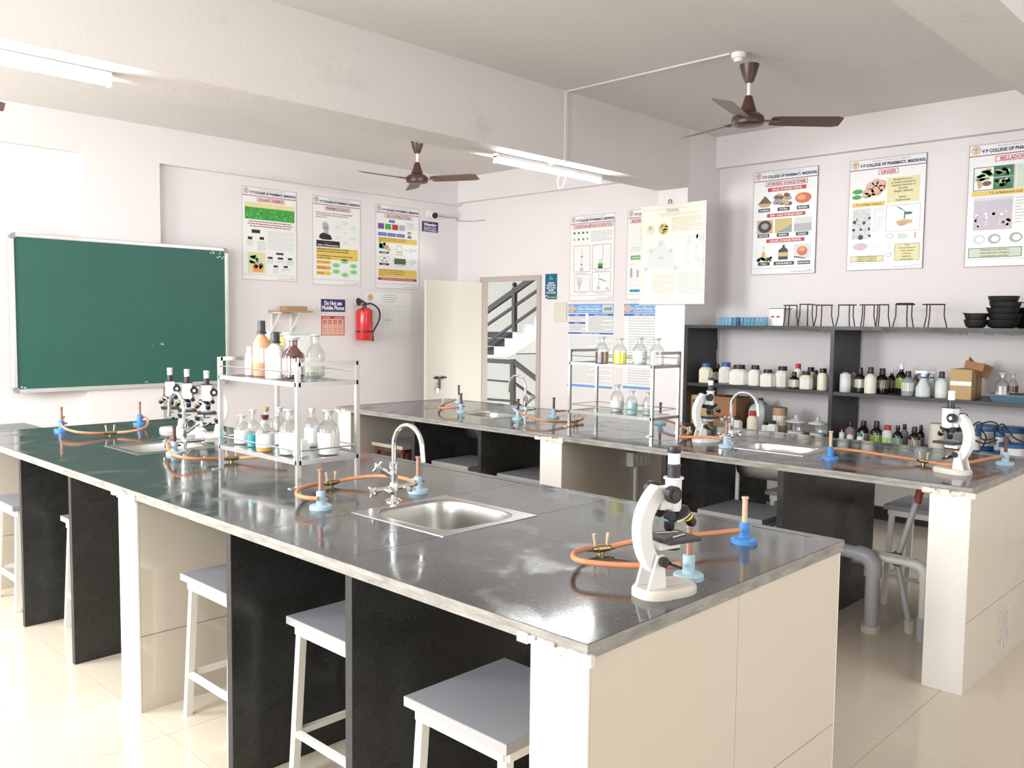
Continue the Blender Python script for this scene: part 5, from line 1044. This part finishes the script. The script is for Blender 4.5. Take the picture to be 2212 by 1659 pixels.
for (q_, x, lb, kd, bd, cp, la) in (
  ((212, 360, 748), XFr+.02, 'white square bottle with a blue cap at the left end of the middle shelf', 'hex', 'hdpe_cream', 'cap_blue', None),
  ((362, 470, 760), XBk, 'dark bottle with a white label behind the two blue capped ones', 'amber', 'amber', 'black_plastic', 'label'),
  ((433, 592, 740), XMd+.02, 'second white bottle with a blue cap on the middle shelf', 'hex', 'hdpe', 'cap_blue', None),
  ((553, 768, 768), XFr+.02, 'biggest white jar with a black lid on the middle shelf', 'hex', 'hdpe', 'black_plastic', None),
  ((768, 912, 772), XFr+.03, 'ribbed white jar right of the biggest jar', 'hex', 'hdpe', 'black_plastic', 'label'),
  ((898, 1062, 820), XFr, 'short wide white jar with a black lid, fifth from the left', 'hex', 'hdpe', 'black_plastic', None),
  ((1066, 1226, 784), XFr+.07, 'tall white jar with a black lid before the red capped bottle', 'hex', 'hdpe', 'black_plastic', 'label'),
  ((1220, 1332, 845), XFr-.025, 'small amber bottle with a torn white label on the middle shelf', 'amber', 'amber', 'black_plastic', 'label'),
  ((1272, 1368, 755), XMd, 'white bottle with a red cap on the middle shelf', 'jar', 'hdpe', 'cap_red', None),
  ((1342, 1482, 840), XFr, 'cream jar with a black lid beside the small amber bottle', 'hex', 'hdpe_cream', 'black_plastic', 'label'),
  ((1402, 1520, 795), XMd+.03, 'cream jar with a black lid behind, right of the red cap', 'hex', 'hdpe_cream', 'black_plastic', None),
  ((1488, 1552, 830), XBk, 'small pale bottle behind the yellow jar', 'jar', 'milky', 'black_plastic', None),
  ((1538, 1658, 808), XFr, 'yellowish jar at the right end of the left middle shelf', 'jar', 'hdpe_cream', 'black_plastic', None)):
    bottle(fitx(*C1(*q_), x, S2), S2, lb, kd, bd, cp, la, group=GM, name='chemical_bottle', lf=(.12, .55))
for (q_, x, lb, kd, bd, cp, la) in (
  ((143, 357, 130), XFr, 'milky squeeze bottle with a white label at the left of the right middle shelf', 'squeeze', 'milky', 'black_plastic', 'label'),
  ((352, 462, 130), XMd, 'grey squeeze bottle behind the milky one', 'squeeze', 'grey_plastic', 'black_plastic', 'label'),
  ((443, 648, 130), XFr+.04, 'dark bottle with a white label and black cap beside the squeeze bottles', 'amber', 'amber', 'black_plastic', 'label'),
  ((638, 868, 120), XFr, 'whitish bottle with a large black cap on the right middle shelf', 'amber', 'hdpe_cream', 'black_plastic', 'label'),
  ((863, 1108, 145), XMd, 'dark bottle with a wide grey label on the right middle shelf', 'amber', 'amber', 'black_plastic', 'label_old'),
  ((1088, 1258, 160), XBk, 'brown bottle with a white cap and old yellow label', 'amber', 'amber', 'white_plastic', 'label_old'),
  ((1262, 1472, 60), XMd+.02, 'tallest dark bottle with a green and yellow label', 'amber', 'amber', 'white_plastic', 'label_green'),
  ((1378, 1618, 200), XFr, 'grey bottle with a cream label before the tallest dark bottle', 'amber', 'grey_plastic', 'black_plastic', 'label'),
  ((1588, 1712, 185), XBk, 'small brown bottle left of the spray bottle', 'amber', 'amber_light', 'white_plastic', 'label_mint')):
    bottle(fitx(*C2(*q_), x, S2), S2, lb, kd, bd, cp, la, group=GM, name='chemical_bottle', lf=(.2, .54))
bottle(fitx(*C3(226, 398, 295), XFr, S2), S2, 'greenish bottle with a black cap left of the cardboard box', 'amber', 'milky', 'black_plastic', 'label', group=GM, name='chemical_bottle', lf=(.16, .5))
def spray(fit, z, label):
    x, y, r, h = fit; s_ = thing('spray_bottle', (x, y, z), R(100), label, 'spray bottle', GM)
    MB().lathe([(r*.92, 0), (r, .03*h), (r*.95, .35*h), (r*.5, .6*h), (r*.3, .72*h)], n=20).build('body', 'milky', s_); MB().lathe([(r*.34, .72*h), (r*.34, .78*h)], n=16).build('collar', 'cap_blue', s_)
    MB().lathe([(r*.3, .78*h), (r*.24, .93*h)], n=14).box(-r*.5, r*.9, -.012, .012, .9*h, h).build('spray_head', 'white_plastic', s_, False)
    MB().tube([(r*.5, 0, .92*h), (r*.75, 0, .8*h), (r*.65, 0, .68*h)], [.007, .008, .005], 8).build('trigger', 'cap_blue', s_)
spray(fitx(1980, 2011, 801, XFr, S2), S2, 'translucent spray bottle with a blue trigger in front'); spray(fitx(2002, 2026, 802, XMd, S2), S2, 'second spray bottle half hidden behind the front one')
a, b = PX(2053.6, 797, XFr-.02), PX(2097, 861, XFr-.02)
bx = thing('cardboard_box', (XFr-.02, (a.y+b.y)/2, S2), 0, 'open cardboard box with white tape on the middle shelf', 'box'); wy = (a.y-b.y)/2; hz = a.z-S2; dx = .24
MB().box(0, dx, -wy, wy, 0, hz).build('carton', 'card', bx, False)
MB().box(-.0015, -.0002, -wy, wy, hz*.46, hz*.6).build('tape_strip', 'tape', bx, False); MB().box(dx*.45, dx*.55, -wy-.0015, -wy-.0002, 0, hz).build('tape_strip', 'card_dark', bx, False)
MB().bar((dx*.2, -wy*.9, hz), (dx*.25, -wy*1.05, hz+.055), .13, .004, up=(1, 0, 0)).build('flap', 'card_dark', bx, False); MB().bar((dx, 0, hz), (dx+.02, 0, hz+.06), .18, .004, up=(0, 1, 0)).build('flap', 'card_dark', bx, False)
MB().bar((dx*.75, -wy, hz), (dx*.8, -wy-.07, hz-.03), .1, .004, up=(1, 0, 0)).build('flap', 'card_dark', bx, False)
a = PX(2134.6, 849, PXF+.02); zt = S2+.055
ty = thing('plastic_tray', (PXF+.16, a.y-.2, S2), 0, 'shallow blue plastic tray at the right end of the middle shelf', 'tray')
vs = []
for k, z in ((.86, 0), (1, .055), (1.05, .055), (1.05, .048), (.98, .048), (.84, .004)): vs += [(sx*.15*k, sy*.2*k, z) for sx, sy in ((-1, -1), (1, -1), (1, 1), (-1, 1))]
fs = [(i*4+k, i*4+(k+1) % 4, (i+1)*4+(k+1) % 4, (i+1)*4+k) for i in range(5) for k in range(4)]+[(0, 1, 2, 3), (20, 21, 22, 23)]
MB().add(vs, fs).build('tray_shell', 'tray_blue', ty, False)
x, y, r_, h = fitx(*C3(1118, 1325, 312), PXF+.10, S2+.005); bottle((x, y, r_, h), S2+.005, 'clear glass bottle standing in the blue tray', 'reagent', 'bottle_glass', liquid='liq_clear', liqf=.3, group=GM)
x, y, r_, h = fitx(*C3(1305, 1455, 310), PXF+.245, S2+.005); bottle((x, y, r_, h), S2+.005, 'glass bottle with a brown band standing in the blue tray', 'reagent', 'bottle_glass', lab='amber_light', group=GM, lf=(.3, .52))
# bottom shelf, left bay
a, b = PX(1494, 874, XFr), PX(1583, 872, XFr)
bx = thing('cardboard_box', (XMd, a.y-.08, S3), R(0), 'tan carton with hand holes at the left of the bottom shelf', 'box'); MB().box(-.11, .13, -.09, .09, 0, .30).build('carton', 'card', bx, False)
for yy in (-.045, .05): MB().box(-.1115, -.1102, yy-.018, yy+.018, .22, .26).build('hand_hole', 'black_plastic', bx, False)
bx = thing('cardboard_box', (XMd+.06, a.y-.30, S3), R(0), 'brown printed carton behind the cream microscope', 'box'); MB().box(-.11, .13, -.115, .115, 0, .295).build('carton', 'card_dark', bx, False)
vs, fs, x0, x1, hh = text_mesh('O SONAR', .02); MB().add([(-.1105, .07-(v.x-x0)*.04, .15+v.y*.045) for v in vs], fs).build('printed_mark', ink('rust'), bx, False, fixn=False)
for (q_, x, lb, kd, bd, cp, la) in (
  ((562, 695, 1345), XFr, 'white jar with a black lid behind the far bench tap', 'hex', 'hdpe', 'black_plastic', None),
  ((748, 872, 1285), XFr, 'white bottle with a red cap on the bottom shelf', 'jar', 'hdpe_cream', 'cap_red', None),
  ((912, 1002, 1410), XFr+.03, 'small white jar with a black lid on the bottom shelf, left of a pair', 'hex', 'hdpe', 'black_plastic', None),
  ((973, 1092, 1392), XFr-.01, 'small white jar with a black lid on the bottom shelf, right of a pair', 'hex', 'hdpe', 'black_plastic', None)):
    bottle(fitx(*C1(*q_), x, S3), S3, lb, kd, bd, cp, la, group=GB, name='chemical_bottle')
x, y, r_, h = fitx(*C1(762, 1042, 1140), XBk, S3); jc = thing('jerrycan', (x, y, S3), 0, 'translucent white jerrycan behind the red capped bottle', 'jerrycan')
MB().lathe([(r_*.95, 0), (r_, .03*h), (r_, .62*h), (r_*.88, .74*h), (r_*.4, .88*h), (r_*.22, .9*h), (r_*.2, .94*h)], n=4, rot=math.pi/4).build('body', 'milky', jc, bevel=.02); MB().lathe([(.02, .93*h), (.02, h)], n=14).build('cap', 'black_plastic', jc)
x, y, r_, h = fitx(*C1(1038, 1196, 1245), XMd, S3); pt = thing('paper_drum', (x, y, S3), 0, 'brown paper tube container with a white label', 'container', 'paper tubes'); MB().lathe([(r_, 0), (r_, h*.97), (r_*.96, h)], n=24).build('tube', 'wood_mid', pt)
vs = [(r_*1.01*math.cos(R(t)), r_*1.01*math.sin(R(t)), zz) for zz in (h*.36, h*.72) for t in range(130, 291, 20)]; MB().add(vs, [(i, i+1, 9+i+1, 9+i) for i in range(8)]).build('paper_label', 'label', pt)
for (q_, lb) in (((1183, 1412, 1328), 'glass jar with a knobbed lid, left of two on the bottom shelf'), ((1436, 1650, 1350), 'glass jar with a knobbed lid beside the shelf upright')):
    x, y, r_, h = fitx(*C1(*q_), XFr+.03, S3); j = thing('glass_jar', (x, y, S3), 0, lb, 'jar', 'knobbed glass jars')
    MB().lathe([(r_*.82, 0), (r_*.85, .02*h), (r_*.85, .68*h)], n=24).build('body', 'bottle_glass', j); ld = MB().lathe([(r_*.98, .69*h), (r_, .71*h), (r_*.95, .74*h), (r_*.5, .8*h), (r_*.2, .86*h)], n=24).build('lid', 'stopper', j)
    MB().lathe([(r_*.12, .85*h), (r_*.12, .89*h), (r_*.2, .93*h), (r_*.2, .97*h), (r_*.08, h)], n=16).build('knob', 'stopper', ld); MB().lathe([(r_*.8, .005*h), (r_*.8, .3*h)], n=20).build('contents', 'powder', j)
# bottom shelf, right bay
for (q_, x, lb, kd, bd, cp, la) in (
  ((120, 225, 1345), XFr-.03, 'small bottle with an orange cap at the left of the right bottom shelf', 'squeeze', 'milky', 'cap_orange', None),
  ((238, 445, 1200), XMd, 'grey squat bottle with a black cap behind the pink one', 'amber', 'grey_plastic', 'black_plastic', None),
  ((272, 402, 1405), XFr-.03, 'tiny bottle with a pink cap on the right bottom shelf', 'jar', 'milky', 'cap_pink', None),
  ((472, 605, 1445), XFr-.03, 'tiny bottle with a green cap on the right bottom shelf', 'jar', 'hdpe', 'cap_green', None),
  ((495, 722, 1185), XMd, 'black bottle with a crooked cap and white label on the bottom shelf', 'amber', 'amber', 'black_plastic', 'label'),
  ((753, 985, 1195), XFr, 'black bottle with a bright green label on the bottom shelf', 'amber', 'amber', 'black_plastic', 'label_green'),
  ((980, 1195, 1280), XFr, 'bottle with a red cap and green label on the bottom shelf', 'jar', 'milky', 'cap_red', 'label_green'),
  ((1192, 1392, 1280), XFr, 'brown bottle with a mint label on the bottom shelf', 'amber', 'amber', 'amber', 'label_mint'),
  ((1350, 1500, 1255), XBk, 'grey bottle with a black cap behind the brown one', 'amber', 'grey_plastic', 'black_plastic', None),
  ((1512, 1735, 1308), XFr, 'black bottle with a stained cream label on the bottom shelf', 'amber', 'amber', 'black_plastic', 'label_old'),
  ((1680, 1822, 1275), XBk-.05, 'dark green bottle beside the tan paper drum', 'amber', 'amber', 'black_plastic', 'label_mint')):
    bottle(fitx(*C2(*q_), x, S3), S3, lb, kd, bd, cp, la, group=GB, name='chemical_bottle', lf=(.06, .48))
x, y, r_, h = fitx(*C3(130, 360, 1070), XFr+.05, S3); pt = thing('paper_drum', (x, y, S3), 0, 'plain tan paper drum behind the rightmost microscope', 'container', 'paper tubes'); MB().lathe([(r_, 0), (r_, h*.985), (r_*.95, h)], n=26).build('tube', 'door_cream', pt); MB().lathe([(r_*1.01, h*.0), (r_*1.01, h*.06)], n=26, caps=False).build('rim', 'card', pt)
for (q_, x, lb) in (((835, 1140, 1090), XBk, 'white tub with a blue lid behind the cables'), ((700, 890, 1170), XFr-.01, 'white tub with blue bands left of the cables'), ((1215, 1540, 1120), XBk+.06, 'large white tub with a blue lid at the right edge, upper one'), ((1095, 1240, 1190), XMd, 'white and blue tub hidden by the cables'), ((1190, 1560, 1370), XFr-.02, 'low white tub with a blue lid at the right edge in front')):
    x_, y, r_, h = fitx(*C3(*q_), x, S3); t = thing('plastic_tub', (x_, y, S3), 0, lb, 'tub', 'white tubs with blue lids')
    MB().lathe([(r_*.86, 0), (r_*.93, h*.8)], n=26).build('body', 'hdpe', t); MB().lathe([(r_, h*.8), (r_*1.02, h*.84), (r_*1.02, h*.97), (r_*.96, h)], n=26).build('lid', 'cap_blue', t)
    MB().lathe([(r_*.875, h*.1), (r_*.895, h*.3)], n=26, caps=False).build('band', 'cap_blue', t)
def W(px, py, x=PXF+.03): return PX(px, py, x)
m = MB()
for k, pts in enumerate(([(2092, 960), (2090, 935), (2110, 913), (2121, 918), (2117, 940), (2125, 950), (2145, 948)], [(2120, 915), (2140, 911), (2155, 918), (2148, 935), (2150, 960)], [(2117, 925), (2130, 945), (2120, 972)], [(2155, 922), (2165, 916), (2175, 925), (2190, 945), (2212, 956)], [(2150, 930), (2170, 940), (2188, 962)], [(2100, 948), (2125, 958), (2155, 950)])):
    m.tube(spline([W(*p, PXF+.02-.004*k) for p in pts], 6), .0055, 6)
o = m.build('cable_bundle', 'cable_black', None); tag(o, 'tangle of thin black cables over the blue lidded tubs', 'cable', kind='stuff')
# on top of the shelving
def tube_rack(px, x, label, L=.19):
    c = PX(px, 700, x); t = thing('test_tube_rack', (x, c.y, S1), R(90), label, 'test tube rack', 'blue test tube racks')
    for z in (0, .028, .066): MB().box(-L/2, L/2, -.03, .03, z, z+.005).build('tier', 'rack_blue', t, False)
    for k in range(6): u = -L/2+.008+k*(L-.016)/5; MB().box(u-.005, u+.005, -.029, -.022, .005, .066).box(u-.005, u+.005, .022, .029, .005, .066).build('divider', 'rack_blue', t, False)
tube_rack(1572, PXF+.14, 'blue test tube rack at the left end of the shelf top'); tube_rack(1606, PXF+.26, 'blue test tube rack behind, second from the left', .2); tube_rack(1632, PXF+.14, 'blue test tube rack next to the white carton, right one of three', .2)
a, b = PX(1663, 663, PXF+.2), PX(1692, 700, PXF+.2)
bx = thing('carton', (PXF+.2, (a.y+b.y)/2, S1), 0, 'white printed carton behind the tripods on the shelf top', 'box'); hy = (a.y-b.y)/2; MB().box(0, .14, -hy, hy, 0, .145).build('box_body', 'white_plastic', bx, False); MB().box(-.004, .145, -hy-.012, hy+.004, .145, .15).build('lid', 'black_plastic', bx, False)
for yy in (-.03, .02): MB().box(-.001, -.0001, yy, yy+.03, .07, .085).build('printed_mark', ink('red'), bx, False)
def tripod(px0, px1, x, label, top=.172):
    c = PX((px0+px1)/2, 655, x); d = (c-CAMP).dot(_f); r_ = (px1-px0)/2*d/FPX*.92; t = thing('tripod_stand', (x, c.y, S1), rnd.uniform(0, 2), label, 'tripod', 'rusty iron tripods')
    pts = [(r_*math.cos(2*math.pi*k/3), r_*math.sin(2*math.pi*k/3), top) for k in range(3)]
    MB().lathe([(r_*.86, top-.004), (r_*1.02, top-.004), (r_*1.02, top+.003), (r_*.86, top+.003), (r_*.86, top-.004)], n=20, caps=False).build('top_ring', 'rust_iron', t)
    for k in range(3):
        a_ = 2*math.pi*k/3; u = lambda q, z: (q*math.cos(a_), q*math.sin(a_), z); MB().tube([u(r_*.94, top), u(r_*.94, top*.5), u(r_*1.0, top*.4), u(r_*1.22, 0)], .0045, 6).build('leg', 'rust_iron', t)
for i, (a, b, x, lb) in enumerate(((1692, 1724, PXF+.12, 'leftmost rusty tripod in front of the white carton'), (1726, 1760, PXF+.26, 'rusty tripod with a raised ring, second from the carton'), (1758, 1800, PXF+.13, 'third rusty tripod from the carton'), (1810, 1851, PXF+.13, 'fourth rusty tripod from the carton'), (1857, 1890, PXF+.13, 'left tripod of the touching pair'), (1890, 1921, PXF+.13, 'right tripod of the touching pair'), (1934, 1977, PXF+.13, 'rusty tripod with a tilted plate, second from the pans'), (1993, 2042, PXF+.13, 'rusty tripod nearest to the iron pans'))):
    tripod(a, b, x, lb, .172 if i != 1 else .183)
c = PX(1955, 655, PXF+.13); tag(MB().add([], []).lathe([(.062, 0), (.064, .006), (.06, .008)], (PXF+.13, c.y, S1+.176), 20).build('iron_plate', 'rust_iron', None), 'dark iron plate lying on a rusty tripod', 'plate')
def pan(px, z, r_, x, label):
    c = PX(px, 690, x); t = thing('iron_pan', (x, c.y, S1+z), rnd.uniform(0, 6), label, 'pan', 'stacked iron pans')
    MB().lathe([(r_*.6, 0), (r_*.82, .010), (r_*.96, .04), (r_, .058), (r_*1.05, .06), (r_*.96, .0605), (r_*.9, .042), (r_*.76, .016), (r_*.4, .006)], n=24).build('bowl', 'iron_pan', t); MB().bar((r_, 0, .054), (r_+.03, 0, .06), .025, .005).build('handle', 'iron_pan', t, False)
for k in range(2): pan(2108, k*.045, .078, PXF+.10, ('lower', 'upper')[k]+' pan of the short stack beside the tripods')
for k, nm in enumerate(('bottom', 'second', 'middle', 'fourth', 'top')): pan(2166+(k % 2)*4, k*.042, .112-.003*k, PXF+.16, nm+' pan of the tall iron stack')
for k, nm in enumerate(('bottom', 'middle', 'top')): pan(2226, k*.044, .11, PXF+.37, nm+' pan of the stack at the right edge')
# ------------------------------------------------------------------ pipes and small fittings under the benches
def pipe(pts, r, m, name, parent, n=12): return MB().tube(pts, r, n).build(name, m, parent)
dp = thing('drain_pipe', (4.62, 1.76, 0), 0, 'grey waste pipe with a big elbow under the right end of the far bench', 'pipe')
a = PZ(1880, 1364, 0); XP = a.x
def V(px, py): v = PX(px, py, XP); return v-Vector((4.62, 1.76, 0))
e0, e1 = V(1892, 1290), V(1893, 1215)
b0 = a-Vector((4.62, 1.76, 0)); zel = e1.z+.01
pipe([b0+Vector((0, 0, 0)), b0+Vector((0, 0, zel-.07))], .036, 'pvc_grey', 'riser', dp)
pts = [b0+Vector((0, 0, zel-.085)), b0+Vector((0, 0, zel-.03)), b0+Vector((0, .03, zel+.01)), b0+Vector((0, .085, zel+.02))]; pipe(spline(pts, 5), .045, 'pvc_grey', 'elbow', dp)
pipe([b0+Vector((0, .08, zel+.02)), b0+Vector((0, .9, zel+.06))], .036, 'pvc_grey', 'waste_run', dp)
pipe([b0, b0+Vector((0, 0, .035))], .05, 'plaster_patch', 'floor_collar', dp)
wp = thing('water_pipe', (4.70, 1.52, 0), 0, 'cream water pipe with an elbow beside the white end pillar of the far bench', 'pipe')
c = PZ(1990, 1384, 0); q0 = Vector((c.x, c.y, 0))-Vector((4.70, 1.52, 0)); zt = PX(1995, 1225, c.x).z
pipe([q0, q0+Vector((0, 0, .12))], .03, 'pvc_grey', 'sleeve', wp); pipe([q0+Vector((0, 0, .1)), q0+Vector((0, 0, zt-.06))], .021, 'pvc_white', 'riser', wp)
pipe(spline([q0+Vector((0, 0, zt-.075)), q0+Vector((0, 0, zt-.03)), q0+Vector((0, .025, zt+.0)), q0+Vector((0, .07, zt+.005))], 5), .027, 'pvc_white', 'elbow', wp)
for dz, dx in ((.0, 0), (.0, .05)): pipe([q0+Vector((dx, .06, zt+.005+dz)), q0+Vector((dx, 1.1, zt+.02+dz))], .021, 'pvc_white', 'supply_run', wp)
c = PZ(1964, 1367, 0); gp = thing('gas_pipe', (c.x, c.y, 0), 0, 'leaning grey gas pipe with red rubber joints under the far bench', 'pipe')
O = Vector((c.x, c.y, 0)); top = PX(1988, 1062, c.x+.02)-O; mid = PX(1938, 1215, c.x+.01)-O; up1 = PX(1940, 1200, c.x+.01)-O; up2 = PX(1982, 1078, c.x+.02)-O
pipe([(0, 0, 0), (0, 0, .07)], .028, 'plaster_patch', 'floor_collar', gp); pipe([(0, 0, .04), mid], .0165, 'pvc_grey', 'lower_pipe', gp); pipe([up1, up2], .0165, 'pvc_grey', 'upper_pipe', gp)
pipe([mid+(mid*-.0)+Vector((0, 0, -.015)), up1+Vector((0, 0, .02))], .021, 'red_rubber', 'rubber_joint', gp); pipe([up2-Vector((0, 0, .02)), top+Vector((0, 0, .012))], .019, 'red_rubber', 'rubber_joint', gp)
jn = PX(1873, 1214, c.x+.02)-O; pipe(spline([up1, PX(1910, 1199, c.x+.01)-O, PX(1885, 1208, c.x+.02)-O, jn], 5), .015, 'red_rubber', 'red_tube', gp); pipe([jn+Vector((0, 0, 0)), PX(1842, 1207, c.x+.03)-O], .02, 'pvc_grey', 'branch', gp)
# socket box with its conduit on the middle wall of the far bench
a, b = PY(1354, 977, 3.46), PY(1392, 1000, 3.46)
sb = thing('socket_box', ((a.x+b.x)/2, 3.462, b.z), 0, 'white socket box on the tiled middle wall of the far bench', 'socket'); hx = (b.x-a.x)/2; h = a.z-b.z
MB().box(-hx, hx, -.055, 0, 0, h).build('box', 'white_plastic', sb, False, bevel=.003)
for u in (-.05, .0, .05): MB().box(u-.012, u+.012, -.058, -.055, h*.3, h*.7).build('switch', 'paint_white', sb, False)
MB().box(-.02, .005, -.02, -.002, -b.z, 0).build('conduit', 'paint_white', sb, False)
# vertical conduit and pipes glimpsed below the sinks
a = PX(1594, 1010, 4.62); cd_ = thing('sink_conduit', (4.62, a.y, 0), 0, 'thin white upright pipe below the far bench sink', 'pipe'); pipe([(0, 0, 0), (0, 0, ZB-TH)], .013, 'paint_white', 'upright', cd_); pipe([(0, 0, 0), (0, 0, .03)], .02, 'plaster_patch', 'floor_collar', cd_)
a = PX(1075, 1418, 2.2); w2 = thing('supply_pipes', (2.2, a.y, 0), 0, 'white supply pipes behind the nearest stool', 'pipe')
for dz in (.0, .045): pipe([(0, -.22, a.z+dz-.02), (0, .05, a.z+dz-.02)], .017, 'pvc_white', 'supply_run', w2)
pipe(spline([(0, .04, a.z-.02), (0, .075, a.z-.025), (0, .085, a.z-.07)], 5), .026, 'pvc_white', 'elbow', w2); pipe([(0, .085, 0), (0, .085, a.z-.06)], .019, 'pvc_white', 'riser', w2)
